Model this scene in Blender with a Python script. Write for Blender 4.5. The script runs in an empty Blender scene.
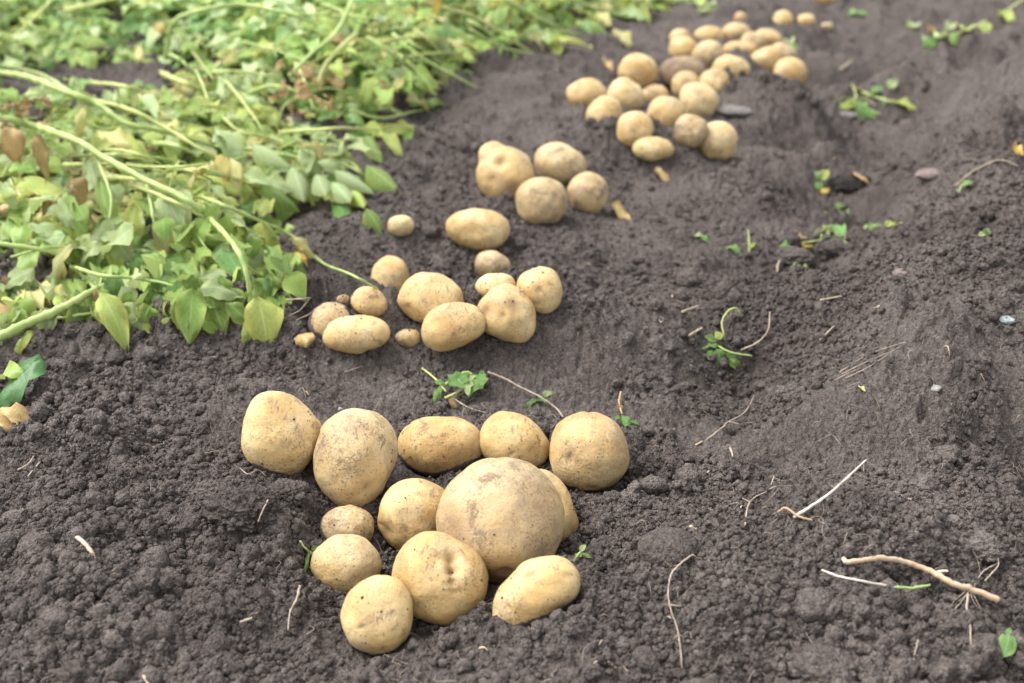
import bpy, math, random
import numpy as np
from mathutils import Vector, Matrix

# ------------------------------------------------------------------ camera, sky, sun, exposure
W, H, F = 1024, 683, 1150.0
PITCH = math.radians(25.2)
CAM = np.array([0.0, 0.0, 0.60])
FWD = np.array([0.0, math.cos(PITCH), -math.sin(PITCH)])
RIGHT = np.array([1.0, 0.0, 0.0])
UP = np.array([0.0, math.sin(PITCH), math.cos(PITCH)])
sc = bpy.context.scene
col = sc.collection
cd = bpy.data.cameras.new('camera'); cam = bpy.data.objects.new('camera', cd); col.objects.link(cam)
cam.location = CAM; cam.rotation_euler = (math.pi/2 - PITCH, 0, 0)
cd.sensor_width = 36; cd.lens = F/W*36; cd.clip_end = 500; cd.clip_start = 0.02
cd.dof.use_dof = True; cd.dof.focus_distance = 1.06; cd.dof.aperture_fstop = 5.2
sc.camera = cam

SUN = Vector((-0.50, 0.10, 0.86)).normalized()
wd = bpy.data.worlds.new('World'); sc.world = wd; wd.use_nodes = True
nt = wd.node_tree; bg = nt.nodes['Background']
sky = nt.nodes.new('ShaderNodeTexSky'); sky.sky_type = 'NISHITA'; sky.sun_disc = False
sky.sun_elevation = math.asin(SUN.z); sky.sun_rotation = math.atan2(SUN.x, SUN.y)
sky.air_density = 1.5; sky.dust_density = 3.0
hs = nt.nodes.new('ShaderNodeHueSaturation'); hs.inputs['Saturation'].default_value = 0.14
nt.links.new(sky.outputs[0], hs.inputs['Color']); nt.links.new(hs.outputs[0], bg.inputs['Color'])
bg.inputs['Strength'].default_value = 0.15
sl = bpy.data.lights.new('sun', 'SUN'); sl.energy = 1.25; sl.angle = math.radians(35); sl.color = (1.0, 0.96, 0.90)
so = bpy.data.objects.new('sun', sl); col.objects.link(so)
so.rotation_euler = SUN.to_track_quat('Z', 'Y').to_euler(); so.location = (-2, 0, 4)
sc.view_settings.view_transform = 'Standard'; sc.view_settings.look = 'None'
sc.view_settings.gamma = 1; sc.view_settings.exposure = 1.40
sc.render.engine = 'CYCLES'
sc.cycles.max_bounces = 6; sc.cycles.diffuse_bounces = 4

# ------------------------------------------------------------------ noise helpers
M32 = 0xffffffff
def h2(ix, iy, s):
    h = (ix*374761393 + iy*668265263 + s*974634777) & M32
    h = ((h ^ (h >> 13))*1274126177) & M32
    return ((h ^ (h >> 16)) & 0xffffff).astype(np.float64)/0xffffff
def h3(ix, iy, iz, s): return h2(ix + iz*7919, iy + iz*104729, s)
def vn(x, y, s=0):
    xi = np.floor(x).astype(np.int64); yi = np.floor(y).astype(np.int64)
    fx = x-xi; fy = y-yi; fx = fx*fx*(3-2*fx); fy = fy*fy*(3-2*fy)
    a = h2(xi, yi, s); b = h2(xi+1, yi, s); c = h2(xi, yi+1, s); d = h2(xi+1, yi+1, s)
    return ((a+(b-a)*fx) + ((c+(d-c)*fx)-(a+(b-a)*fx))*fy)*2-1
def vn3(p, s=0):
    i = np.floor(p).astype(np.int64); f = p-i; f = f*f*(3-2*f)
    x, y, z = i[:, 0], i[:, 1], i[:, 2]; fx, fy, fz = f[:, 0], f[:, 1], f[:, 2]
    def pl(dz):
        a = h3(x, y, z+dz, s); b = h3(x+1, y, z+dz, s); c = h3(x, y+1, z+dz, s); d = h3(x+1, y+1, z+dz, s)
        u = a+(b-a)*fx; v = c+(d-c)*fx
        return u+(v-u)*fy
    a, b = pl(0), pl(1)
    return (a+(b-a)*fz)*2-1
def fbm(x, y, s, n=3):
    r = 0; a = 1
    for k in range(n): r = r + a*vn(x*2**k, y*2**k, s+k); a *= .5
    return r
def fbm3(p, s, n=3):
    r = 0; a = 1
    for k in range(n): r = r + a*vn3(p*2**k+k*3.3, s+k); a *= .5
    return r
def crumb(x, y, cell, s, keep):
    """half-buried round crumbs, as a height"""
    wx = x/cell + .36*vn(x/cell*1.5, y/cell*1.5, s+11) + .14*vn(x/cell*4.1, y/cell*4.1, s+13); wy = y/cell + .36*vn(x/cell*1.5, y/cell*1.5, s+12) + .14*vn(x/cell*4.1, y/cell*4.1, s+14)
    xi = np.floor(wx).astype(np.int64); yi = np.floor(wy).astype(np.int64)
    best = np.zeros_like(x)
    for dx in (-1, 0, 1):
        for dy in (-1, 0, 1):
            cx = xi+dx; cy = yi+dy
            a = h2(cx, cy, s); b = h2(cx, cy, s+1); c = h2(cx, cy, s+2)
            r = .30+.38*c
            d2 = (wx-cx-.2-.6*a)**2 + (wy-cy-.2-.6*b)**2
            v = np.sqrt(np.clip(r*r-d2, 0, None))
            v = np.minimum(v, r*(.62+.3*b)+.25*(wx-cx-.2-.6*a)*(a-.5)*3+.25*(wy-cy-.2-.6*b)*(c-.5)*3) if cell > .012 else v
            v = np.maximum(v, 0)
            v = np.where(h2(cx, cy, s+3) < keep, v, 0)
            best = np.maximum(best, v)
    return best*cell
def smooth(a, b, x):
    t = np.clip((x-a)/(b-a), 0, 1); return t*t*(3-2*t)

# ------------------------------------------------------------------ where things stand (points on the ground, in metres)
def P0(px, py, z=0.0):
    d = FWD + RIGHT*(px-W/2)/F - UP*(py-H/2)/F
    t = (CAM[2]-z)/-d[2]
    return CAM + d*t
BUMPS = []
def bump(px, py, amp, rx, ry, rot=0):
    p = P0(px, py); BUMPS.append((p[0], p[1], amp*1.55, rx, ry, math.radians(rot)))
bump(300, 354, .056, .34, .062); bump(590, 352, .018, .12, .06)
bump(430, 312, -.022, .18, .08)
bump(450, 550, -.025, .20, .13); bump(110, 470, .022, .25, .2); bump(250, 535, .022, .07, .06)
bump(720, 600, .040, .19, .13, 10); bump(640, 478, -.022, .035, .03)
bump(395, 246, .030, .16, .045, 8); bump(560, 250, .012, .1, .05)
bump(640, 166, .038, .15, .06, 10); bump(790, 105, .045, .13, .16)
bump(745, 375, -.040, .08, .09); bump(835, 285, -.050, .12, .11); bump(690, 320, .018, .12, .14)
bump(850, 200, -.055, .14, .22); bump(875, 125, -.055, .18, .35); bump(915, 45, -.045, .25, .5)
bump(955, 345, .068, .22, .20, 15); bump(1040, 250, .070, .20, .25); bump(1070, 130, .085, .28, .45); bump(900, 440, .020, .12, .08)
bump(855, 195, -.03, .05, .06); bump(940, 84, .060, .16, .07, 15); bump(850, 66, -.045, .13, .10); bump(760, 190, .030, .10, .12); bump(960, 195, .03, .12, .09)
bump(930, 560, .018, .13, .10); bump(540, 110, .02, .2, .4); bump(230, 420, .010, .08, .05)
bump(1000, 470, -.02, .06, .05); bump(870, 440, .012, .10, .07); bump(60, 620, .012, .1, .08)
def Hs(x, y):
    r = .012*fbm(x*5, y*5, 3, 2) + .0060*fbm(x*17, y*17, 9, 2)
    r = r + .019*smooth(.16, .42, x-.22*(y-1.0))*(1+.5*smooth(1.6, 2.4, y))*(np.abs(fbm(x*6+.7, y*4, 33, 3))*-1.7+.6)
    r = r + .012*smooth(1.5, 2.2, y)*smooth(-.2, .1, x-.22*(y-1.0))*fbm(x*11, y*9, 37, 2)
    for bx, by, am, rx, ry, ro in BUMPS:
        c, s = math.cos(ro), math.sin(ro); dx = x-bx; dy = y-by
        r = r + am*np.exp(-(((dx*c+dy*s)/rx)**2 + ((-dx*s+dy*c)/ry)**2))
    return r
SMOOTHP = [(P0(700, 590), .16), (P0(700, 345), .08), (P0(350, 385), .09), (P0(650, 215), .12)]
def Hf(x, y):
    """soil with its crumbs"""
    rough = smooth(-.7, .6, vn(x*9, y*9, 41) + .4*vn(x*23, y*23, 42))
    for p, r in SMOOTHP: rough = rough*(1-.55*np.exp(-((x-p[0])**2+(y-p[1])**2)/r**2))
    r = Hs(x, y)
    r = r + crumb(x+3, y+5, .110, 140, .36)*(.26+.16*smooth(1.5, 2.2, y))*smooth(.15, .8, rough)
    r = r + crumb(x, y, .060, 100, .30)*.46*rough
    r = r + crumb(x, y, .030, 200, .42)*.56*rough
    r = r + crumb(x, y, .0150, 300, .50)*.66*(.35+.65*rough)
    r = r + crumb(x, y, .0075, 400, .80)*.80*(.7+.3*rough)
    r = r + .0030*fbm(x*75, y*75, 58, 2)*(.4+.6*rough) + .0022*fbm(x*190, y*190, 55, 2)*(.6+.5*rough) + .0012*vn(x*480, y*480, 51)
    for cx, cy, cz, ra, rz, keep in CAPS:
        d = np.hypot(x-cx, y-cy)/ra
        cap = cz-rz*keep+np.clip(d-.75, 0, None)*ra*1.3
        r = np.where(d < 1.8, np.minimum(r, cap), r)
    return r
CAPS = []
def atf(px, py, lift=0.0):
    """over the crumbs, not just over the smooth soil"""
    k = .002
    for _ in range(3):
        q = at(px, py, lift+k); o = np.array([0, .004, -.004, 0, 0]); o2 = np.array([0, 0, 0, .004, -.004])
        k = .5*k+.5*(float((Hf(q[0]+o, q[1]+o2)-Hs(q[0]+o, q[1]+o2)).max())+.0012)
    return at(px, py, lift*.75+k)
def zi(p):  # distance along the view axis
    return float((np.asarray(p)-CAM) @ FWD)
TT = np.concatenate([np.linspace(.5, 2.2, 500), np.linspace(2.205, 9, 400)])
def at(px, py, lift=0.0, surf=None):
    surf = surf or Hs
    d = FWD + RIGHT*(px-W/2)/F - UP*(py-H/2)/F
    X = CAM[0]+d[0]*TT; Y = CAM[1]+d[1]*TT; Z = CAM[2]+d[2]*TT
    g = Z - surf(X, Y) - lift
    i = np.argmax(g < 0)
    if i == 0: i = len(TT)-1
    a, b = g[i-1], g[i]; t = TT[i-1] + (TT[i]-TT[i-1])*a/(a-b)
    return CAM + d*t

# ------------------------------------------------------------------ object helpers
def tag(o, label=None, cat=None, group=None, kind=None):
    if label: o['label'] = label
    if cat: o['category'] = cat
    if group: o['group'] = group
    if kind: o['kind'] = kind
    return o
def empty(name, loc, label=None, cat=None, group=None):
    o = bpy.data.objects.new(name, None); col.objects.link(o); o.location = loc; o.empty_display_size = .02
    return tag(o, label, cat, group)
def mesh(name, V, Fc, mats, smooth_=True, uv=None, attrs=None, midx=None):
    V = np.asarray(V, dtype=np.float32); me = bpy.data.meshes.new(name)
    if isinstance(Fc, np.ndarray):
        n, k = Fc.shape
        me.vertices.add(len(V)); me.vertices.foreach_set('co', V.ravel())
        me.loops.add(n*k); me.loops.foreach_set('vertex_index', Fc.astype(np.int32).ravel())
        me.polygons.add(n); me.polygons.foreach_set('loop_start', np.arange(0, n*k, k, dtype=np.int32))
        me.update(calc_edges=True)
    else:
        me.from_pydata(V.tolist(), [], Fc); me.update()
    me.polygons.foreach_set('use_smooth', np.full(len(me.polygons), smooth_))
    for m in (mats if isinstance(mats, (list, tuple)) else [mats]): me.materials.append(m)
    if midx is not None: me.polygons.foreach_set('material_index', np.asarray(midx, dtype=np.int32))
    if uv is not None:
        li = np.empty(len(me.loops), dtype=np.int32); me.loops.foreach_get('vertex_index', li)
        u = me.uv_layers.new(name='UVMap'); u.data.foreach_set('uv', np.asarray(uv, dtype=np.float32)[li].ravel())
    for k, a in (attrs or {}).items():
        at_ = me.attributes.new(k, 'FLOAT', 'POINT'); at_.data.foreach_set('value', np.asarray(a, dtype=np.float32))
    return me
def obj(name, me, parent=None, mat=None):
    o = bpy.data.objects.new(name, me); col.objects.link(o)
    if mat is not None: o.matrix_world = mat
    if parent is not None:
        o.parent = parent; o.matrix_parent_inverse = Matrix.Translation(-Vector(parent.location))
    return o
def ico(n):
    t = (1+5**.5)/2
    V = [(-1, t, 0), (1, t, 0), (-1, -t, 0), (1, -t, 0), (0, -1, t), (0, 1, t), (0, -1, -t), (0, 1, -t), (t, 0, -1), (t, 0, 1), (-t, 0, -1), (-t, 0, 1)]
    Fc = [(0, 11, 5), (0, 5, 1), (0, 1, 7), (0, 7, 10), (0, 10, 11), (1, 5, 9), (5, 11, 4), (11, 10, 2), (10, 7, 6), (7, 1, 8), (3, 9, 4), (3, 4, 2), (3, 2, 6), (3, 6, 8), (3, 8, 9), (4, 9, 5), (2, 4, 11), (6, 2, 10), (8, 6, 7), (9, 8, 1)]
    V = np.array(V, float); V /= np.linalg.norm(V, axis=1)[:, None]; Fc = np.array(Fc)
    for _ in range(n):
        e = np.sort(np.concatenate([Fc[:, [0, 1]], Fc[:, [1, 2]], Fc[:, [2, 0]]]), axis=1)
        u, inv = np.unique(e, axis=0, return_inverse=True); inv = inv.ravel()
        m = V[u[:, 0]]+V[u[:, 1]]; m /= np.linalg.norm(m, axis=1)[:, None]
        k = len(Fc); a, b, c = inv[:k]+len(V), inv[k:2*k]+len(V), inv[2*k:]+len(V)
        V = np.vstack([V, m])
        Fc = np.vstack([np.c_[Fc[:, 0], a, c], np.c_[Fc[:, 1], b, a], np.c_[Fc[:, 2], c, b], np.c_[a, b, c]])
    return V, Fc
ICO = {n: ico(n) for n in (2, 3, 4, 5)}
def catmull(P, k=6):
    P = np.asarray(P, float)
    if len(P) < 3: return np.array([P[0]+(P[-1]-P[0])*s for s in np.linspace(0, 1, k+1)])
    Q = np.vstack([2*P[0]-P[1], P, 2*P[-1]-P[-2]]); out = []
    for i in range(1, len(Q)-2):
        for s in np.arange(k)/k:
            out.append(.5*((2*Q[i]) + (-Q[i-1]+Q[i+1])*s + (2*Q[i-1]-5*Q[i]+4*Q[i+1]-Q[i+2])*s*s + (-Q[i-1]+3*Q[i]-3*Q[i+1]+Q[i+2])*s**3))
    out.append(P[-1]); return np.array(out)
def tube(P, r0, r1, k=6, sides=7, jit=0.0, seed=0, ridge=0.0, node=0.0):
    C = catmull(P, k); n = len(C)
    T = np.gradient(C, axis=0); T /= np.linalg.norm(T, axis=1)[:, None]+1e-12
    up = np.array([0, 0, 1.0]) if abs(T[0, 2]) < .9 else np.array([1.0, 0, 0])
    V = []; rng = np.random.default_rng(abs(seed))
    for i in range(n):
        a = np.cross(up, T[i]); a /= np.linalg.norm(a)+1e-12; b = np.cross(T[i], a)
        s = i/(n-1); r = (r0+(r1-r0)*s)*(1+jit*rng.uniform(-1, 1))*(1+node*(i % 9 == 4))
        if jit and 0 < i < n-1: C[i] = C[i]+rng.normal(size=3)*r*jit*1.6
        for j in range(sides):
            th = 2*math.pi*j/sides
            V.append(C[i]+(a*math.cos(th)+b*math.sin(th))*r*(1+ridge*math.cos(3*th)))
    Fc = []
    for i in range(n-1):
        for j in range(sides):
            j2 = (j+1) % sides; Fc.append((i*sides+j, i*sides+j2, (i+1)*sides+j2, (i+1)*sides+j))
    nb = len(V); V.append(C[0]-T[0]*r0*.5); V.append(C[-1]+T[-1]*r1*.5)
    for j in range(sides):
        Fc.append((nb, (j+1) % sides, j)); Fc.append((nb+1, (n-1)*sides+j, (n-1)*sides+(j+1) % sides))
    return V, Fc
def join(parts):
    V = []; Fc = []
    for v, f in parts:
        o = len(V); V += [tuple(q) for q in v]; Fc += [tuple(i+o for i in q) for q in f]
    return V, Fc

# ------------------------------------------------------------------ materials
class N:
    def __init__(s, name):
        s.m = bpy.data.materials.new(name); s.m.use_nodes = True; s.t = s.m.node_tree; s.n = s.t.nodes
        s.b = s.n['Principled BSDF']
    def new(s, t, **kw):
        n = s.n.new(t)
        for k, v in kw.items(): setattr(n, k, v)
        return n
    def l(s, a, b): s.t.links.new(a, b)
    def noise(s, scale, detail=3, rough=.5, vec=None, dist=0.0):
        n = s.new('ShaderNodeTexNoise'); n.inputs['Scale'].default_value = scale; n.inputs['Detail'].default_value = detail
        n.inputs['Roughness'].default_value = rough; n.inputs['Distortion'].default_value = dist
        if vec is not None: s.l(vec, n.inputs['Vector'])
        return n.outputs['Fac']
    def ramp(s, fac, stops, interp='LINEAR'):
        r = s.new('ShaderNodeValToRGB'); e = r.color_ramp; e.interpolation = interp
        while len(e.elements) < len(stops): e.elements.new(.5)
        for i, (p, c) in enumerate(stops):
            e.elements[i].position = p; e.elements[i].color = (*c, 1) if not np.isscalar(c) else (c, c, c, 1)
        s.l(fac, r.inputs['Fac']); return r.outputs['Color']
    def mix(s, fac, a, b, mode='MIX'):
        n = s.new('ShaderNodeMix', data_type='RGBA', blend_type=mode)
        for i, v in ((0, fac), (6, a), (7, b)):
            if hasattr(v, 'links') : s.l(v, n.inputs[i])
            else: n.inputs[i].default_value = v if i == 0 else ((*v, 1) if not np.isscalar(v) else (v, v, v, 1))
        return n.outputs[2]
    def math(s, op, a, b=0.0, clamp=False):
        n = s.new('ShaderNodeMath', operation=op, use_clamp=clamp)
        for i, v in ((0, a), (1, b)):
            if hasattr(v, 'links'): s.l(v, n.inputs[i])
            else: n.inputs[i].default_value = v
        return n.outputs[0]
    def bump(s, h, strength, dist, prev=None):
        n = s.new('ShaderNodeBump'); n.inputs['Strength'].default_value = strength; n.inputs['Distance'].default_value = dist
        s.l(h, n.inputs['Height'])
        if prev is not None: s.l(prev, n.inputs['Normal'])
        return n.outputs['Normal']
    def attr(s, name): return s.new('ShaderNodeAttribute', attribute_name=name).outputs['Fac']
    def rand(s): return s.new('ShaderNodeObjectInfo').outputs['Random']
    def pos(s): return s.new('ShaderNodeNewGeometry').outputs['Position']
    def objco(s): return s.new('ShaderNodeTexCoord').outputs['Object']

SOIL_D, SOIL_M, SOIL_L = (.038, .0305, .0275), (.096, .0805, .0745), (.195, .168, .155)
def soil_mat(name, ground):
    n = N(name); p = n.pos()
    big = n.noise(6, 3, .6, p); fine = n.noise(140, 4, .7, p)
    f = n.math('ADD', n.math('MULTIPLY', big, .45), n.math('MULTIPLY', fine, .55))
    if not ground: f = n.math('ADD', f, n.math('MULTIPLY', n.math('SUBTRACT', n.rand(), .5), .16))
    c = n.ramp(f, [(.30, SOIL_D), (.48, SOIL_M), (.72, SOIL_L)])
    vo = n.new('ShaderNodeTexVoronoi'); vo.inputs['Scale'].default_value = 330; vo.inputs['Randomness'].default_value = 1; n.l(p, vo.inputs['Vector'])
    vs = n.new('ShaderNodeSeparateColor'); n.l(vo.outputs['Color'], vs.inputs[0])
    c = n.mix(n.math('MULTIPLY', vs.outputs[0], .30), c, (.20, .175, .158)); c = n.mix(n.math('MULTIPLY', vs.outputs[1], .35), c, (.030, .024, .021))
    spk = n.noise(700, 2, .6, p)
    c = n.mix(n.math('MULTIPLY', n.ramp(spk, [(.64, 0.0), (.72, 1.0)]), .45), c, (.26, .23, .205))
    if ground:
        toned = n.attr('tinted'); c = n.mix(n.math('MULTIPLY', toned, .8), c, (.020, .016, .014))  # blends the soil towards near black where the ground mask is set
    n.l(c, n.b.inputs['Base Color']); n.b.inputs['Roughness'].default_value = .95
    n.b.inputs['Specular IOR Level'].default_value = .12
    v2 = n.new('ShaderNodeTexVoronoi'); v2.inputs['Scale'].default_value = 620; n.l(p, v2.inputs['Vector'])
    grain = n.math('SUBTRACT', 1.0, n.math('MULTIPLY', vo.outputs['Distance'], 1.3))
    g2 = n.math('SUBTRACT', 1.0, n.math('MULTIPLY', v2.outputs['Distance'], 1.3))
    b = n.bump(n.noise(160, 4, .75, p), .85, .0045)
    b = n.bump(grain, .9, .0019, b); b = n.bump(g2, .8, .0009, b)
    n.l(b, n.b.inputs['Normal']); return n.m
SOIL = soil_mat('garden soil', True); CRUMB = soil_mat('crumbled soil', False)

def potato_mat(name, base, deep, dirt, pale=(.70, .52, .27)):
    n = N(name); oc = n.objco(); r = n.rand()
    off = n.new('ShaderNodeVectorMath', operation='ADD'); n.l(oc, off.inputs[0])
    cmb = n.new('ShaderNodeCombineXYZ'); n.l(n.math('MULTIPLY', r, 37.0), cmb.inputs[0]); n.l(n.math('MULTIPLY', r, 91.0), cmb.inputs[1])
    n.l(cmb.outputs[0], off.inputs[1]); v = off.outputs[0]
    c = n.ramp(n.noise(24, 4, .6, v), [(.30, deep), (.50, base), (.68, pale)])
    c = n.mix(n.math('MULTIPLY', n.math('SUBTRACT', r, .35), .35, True), c, deep)
    net = n.noise(240, 4, .75, v); c = n.mix(n.math('MULTIPLY', n.ramp(net, [(.50, 0.0), (.70, 1.0)]), .16), c, (.31, .205, .11))
    # thin dust film and stippled dust
    area = n.ramp(n.noise(17, 5, .68, v, 1.1), [(.50, 0.0), (.60, 1.0)])
    c = n.mix(n.math('MULTIPLY', area, .34+.30*dirt), c, (.27, .205, .145))
    st = n.ramp(n.noise(430, 3, .7, v), [(.50-.05*dirt, 0.0), (.62-.05*dirt, 1.0)])
    c = n.mix(n.math('MULTIPLY', n.math('MULTIPLY', st, n.ramp(n.noise(26, 4, .65, v, .8), [(.44-.06*dirt, 0.0), (.62-.06*dirt, 1.0)])), .72), c, (.17, .12, .082))
    # lenticels
    vo = n.new('ShaderNodeTexVoronoi'); vo.inputs['Scale'].default_value = 230; n.l(v, vo.inputs['Vector'])
    sp = n.math('MULTIPLY', n.math('LESS_THAN', vo.outputs['Distance'], .19), n.math('GREATER_THAN', n.noise(60, 3, .6, v), .50))
    c = n.mix(n.math('MULTIPLY', sp, .70), c, (.15, .095, .055))
    # scratches with soil in them
    mp = n.new('ShaderNodeMapping'); mp.inputs['Scale'].default_value = (1, .16, .5); mp.inputs['Rotation'].default_value = (.5, .9, .4); n.l(v, mp.inputs['Vector'])
    sc_ = n.math('MULTIPLY', n.ramp(n.noise(260, 2, .6, mp.outputs[0]), [(.60, 0.0), (.66, 1.0)]), n.ramp(n.noise(19, 2, .5, v), [(.52, 0.0), (.60, 1.0)]))
    c = n.mix(n.math('MULTIPLY', sc_, .6), c, (.15, .10, .07))
    pm = n.noise(34, 3, .6, v, .6); pf = n.noise(330, 4, .8, v)
    patch = n.ramp(n.math('ADD', n.math('MULTIPLY', pm, .70), n.math('MULTIPLY', pf, .38)), [(.645-.12*dirt, 0.0), (.71-.12*dirt, 1.0)])
    c = n.mix(n.math('MULTIPLY', patch, .62), c, (.15, .11, .085))
    eye = n.attr('eye'); c = n.mix(n.math('MULTIPLY', eye, .72), c, (.20, .12, .062))
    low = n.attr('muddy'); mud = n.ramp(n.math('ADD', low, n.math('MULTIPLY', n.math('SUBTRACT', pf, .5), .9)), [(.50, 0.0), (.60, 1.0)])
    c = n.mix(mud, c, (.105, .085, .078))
    n.l(c, n.b.inputs['Base Color'])
    rg = n.mix(patch, .50, .95); n.l(rg, n.b.inputs['Roughness'])
    n.b.inputs['Specular IOR Level'].default_value = .35
    n.b.inputs['Subsurface Weight'].default_value = .22; n.b.inputs['Subsurface Radius'].default_value = (1.0, .55, .22); n.b.inputs['Subsurface Scale'].default_value = .006
    b = n.bump(n.noise(480, 3, .7, v), .45, .0009, n.bump(net, .5, .0014)); b = n.bump(patch, .6, .0006, b)
    n.l(b, n.b.inputs['Normal']); return n.m
POT = [potato_mat('potato skin', (.53, .37, .162), (.43, .258, .088), .12, (.61, .470, .255)),
       potato_mat('dusty potato skin', (.49, .360, .185), (.39, .26, .11), .5, (.57, .45, .26)),
       potato_mat('dirty potato skin', (.36, .265, .16), (.29, .20, .11), 1.5, (.42, .32, .2)),
       potato_mat('pale potato skin', (.57, .425, .205), (.47, .31, .125), -.1, (.64, .51, .29))]

def leaf_mat(name, top, vein, edge, edge_amt=.3, trans=.28, back=None, spots=0.0):
    n = N(name); uv = n.new('ShaderNodeTexCoord').outputs['UV']; sx = n.new('ShaderNodeSeparateXYZ'); n.l(uv, sx.inputs[0])
    u, v = sx.outputs[0], sx.outputs[1]; oc = n.objco(); r = n.rand()
    a = n.math('ABSOLUTE', n.math('SUBTRACT', v, .5))
    mid = n.math('LESS_THAN', a, .025)
    st = n.math('FRACT', n.math('MULTIPLY', n.math('SUBTRACT', u, n.math('MULTIPLY', a, .75)), 7.0))
    side = n.math('MULTIPLY', n.math('LESS_THAN', n.math('ABSOLUTE', n.math('SUBTRACT', st, .5)), .07), .6)
    veins = n.math('MAXIMUM', mid, side)
    vec = n.new('ShaderNodeVectorMath', operation='ADD'); n.l(oc, vec.inputs[0])
    cmb = n.new('ShaderNodeCombineXYZ'); n.l(n.math('MULTIPLY', r, 53.0), cmb.inputs[0]); n.l(cmb.outputs[0], vec.inputs[1]); v3 = vec.outputs[0]
    bl = n.noise(45, 3, .6, v3)
    dark = tuple(x*.68 for x in top)
    c = n.ramp(bl, [(.3, dark), (.65, top)])
    hsv = n.new('ShaderNodeHueSaturation'); n.l(c, hsv.inputs['Color'])
    n.l(n.math('ADD', .487, n.math('MULTIPLY', r, .026)), hsv.inputs['Hue']); n.l(n.math('ADD', .75, n.math('MULTIPLY', n.math('FRACT', n.math('MULTIPLY', r, 17.3)), .55)), hsv.inputs['Value'])
    c = hsv.outputs['Color']
    c = n.mix(n.math('MULTIPLY', veins, .6), c, vein)
    ed = n.ramp(n.math('ADD', n.math('MULTIPLY', a, 1.6), n.math('MULTIPLY', bl, .7)), [(.80, 0.0), (1.15, 1.0)])
    c = n.mix(n.math('MULTIPLY', ed, edge_amt), c, edge)
    if spots: c = n.mix(n.math('MULTIPLY', n.ramp(n.noise(120, 3, .7, v3), [(.60, 0.0), (.68, 1.0)]), spots), c, (.12, .06, .03))
    if back:
        bf = n.new('ShaderNodeNewGeometry').outputs['Backfacing']; c = n.mix(n.math('MULTIPLY', bf, .8), c, back)
    n.l(c, n.b.inputs['Base Color']); n.b.inputs['Roughness'].default_value = .46; n.b.inputs['Specular IOR Level'].default_value = .5
    hb = n.math('ADD', n.math('MULTIPLY', veins, -.6), n.math('MULTIPLY', n.noise(160, 3, .6, v3), .8))
    n.l(n.bump(hb, .8, .0018), n.b.inputs['Normal'])
    tr = n.new('ShaderNodeBsdfTranslucent'); n.l(n.mix(.5, c, edge), tr.inputs['Color'])
    ms = n.new('ShaderNodeMixShader'); ms.inputs[0].default_value = trans
    n.l(n.b.outputs[0], ms.inputs[1]); n.l(tr.outputs[0], ms.inputs[2]); n.l(ms.outputs[0], n.n['Material Output'].inputs['Surface'])
    return n.m
LEAF = {
 'green': leaf_mat('green potato leaf', (.27, .43, .085), (.44, .57, .22), (.50, .55, .14), .3, back=(.38, .51, .20)),
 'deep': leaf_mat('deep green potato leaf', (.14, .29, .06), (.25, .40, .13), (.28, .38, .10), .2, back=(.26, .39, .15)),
 'sage': leaf_mat('pale underside leaf', (.46, .59, .27), (.60, .69, .40), (.56, .60, .22), .35, back=(.42, .54, .23)),
 'lime': leaf_mat('yellowing green leaf', (.46, .58, .13), (.60, .68, .28), (.64, .60, .16), .45, back=(.49, .59, .22)),
 'yellow': leaf_mat('yellow withering leaf', (.66, .65, .26), (.68, .70, .38), (.60, .46, .16), .5, spots=.25),
 'gold': leaf_mat('orange yellow withered leaf', (.68, .48, .09), (.66, .52, .2), (.40, .20, .06), .6, spots=.5),
 'dry': leaf_mat('dry brown leaf', (.46, .325, .125), (.56, .43, .20), (.30, .175, .07), .7, .1, spots=.6),
 'dark': leaf_mat('dark green leaf', (.045, .13, .03), (.09, .20, .06), (.08, .18, .04), .2, .08, back=(.08, .17, .05)),
 'weed': leaf_mat('fresh weed leaf', (.17, .34, .09), (.29, .46, .16), (.32, .45, .12), .3, back=(.24, .40, .15)),
}
def plain(name, c1, c2, scale=60, rough=.7, stretch=None, bumpd=.0006):
    n = N(name); p = n.objco()
    c = n.ramp(n.noise(scale, 4, .6, p), [(.35, c1), (.65, c2)]); n.l(c, n.b.inputs['Base Color'])
    n.b.inputs['Roughness'].default_value = rough; n.b.inputs['Specular IOR Level'].default_value = .3
    n.l(n.bump(n.noise(scale*5, 3, .6, p), .5, bumpd), n.b.inputs['Normal']); return n.m
STEM = plain('green potato stem', (.26, .36, .10), (.40, .48, .18), 25, .5)
STEMY = plain('yellowed potato stem', (.33, .40, .12), (.47, .48, .19), 30, .55)
STEMD = plain('dry brown stem', (.30, .19, .11), (.46, .33, .21), 60, .8)
STRAW = plain('dry straw', (.27, .215, .15), (.42, .35, .26), 80, .6)
WOODY = plain('peeled stalk', (.34, .235, .145), (.56, .45, .33), 45, .7)
ROOT = plain('pale root', (.25, .195, .15), (.40, .33, .27), 120, .8)
CHALK = plain('white stem', (.48, .43, .36), (.66, .61, .53), 60, .6)
STONE = plain('grey stone', (.10, .092, .088), (.17, .158, .15), 90, .8, bumpd=.001)
STONEW = plain('pale stone', (.21, .20, .185), (.31, .295, .28), 90, .7, bumpd=.001)
STONEB = plain('bluish stone', (.18, .22, .22), (.29, .34, .335), 90, .7, bumpd=.001)
STONER = plain('reddish stone', (.13, .095, .088), (.20, .155, .145), 90, .8, bumpd=.001)
BLACK = plain('black wet clod', (.010, .009, .008), (.028, .023, .021), 120, .9, bumpd=.002)

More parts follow.
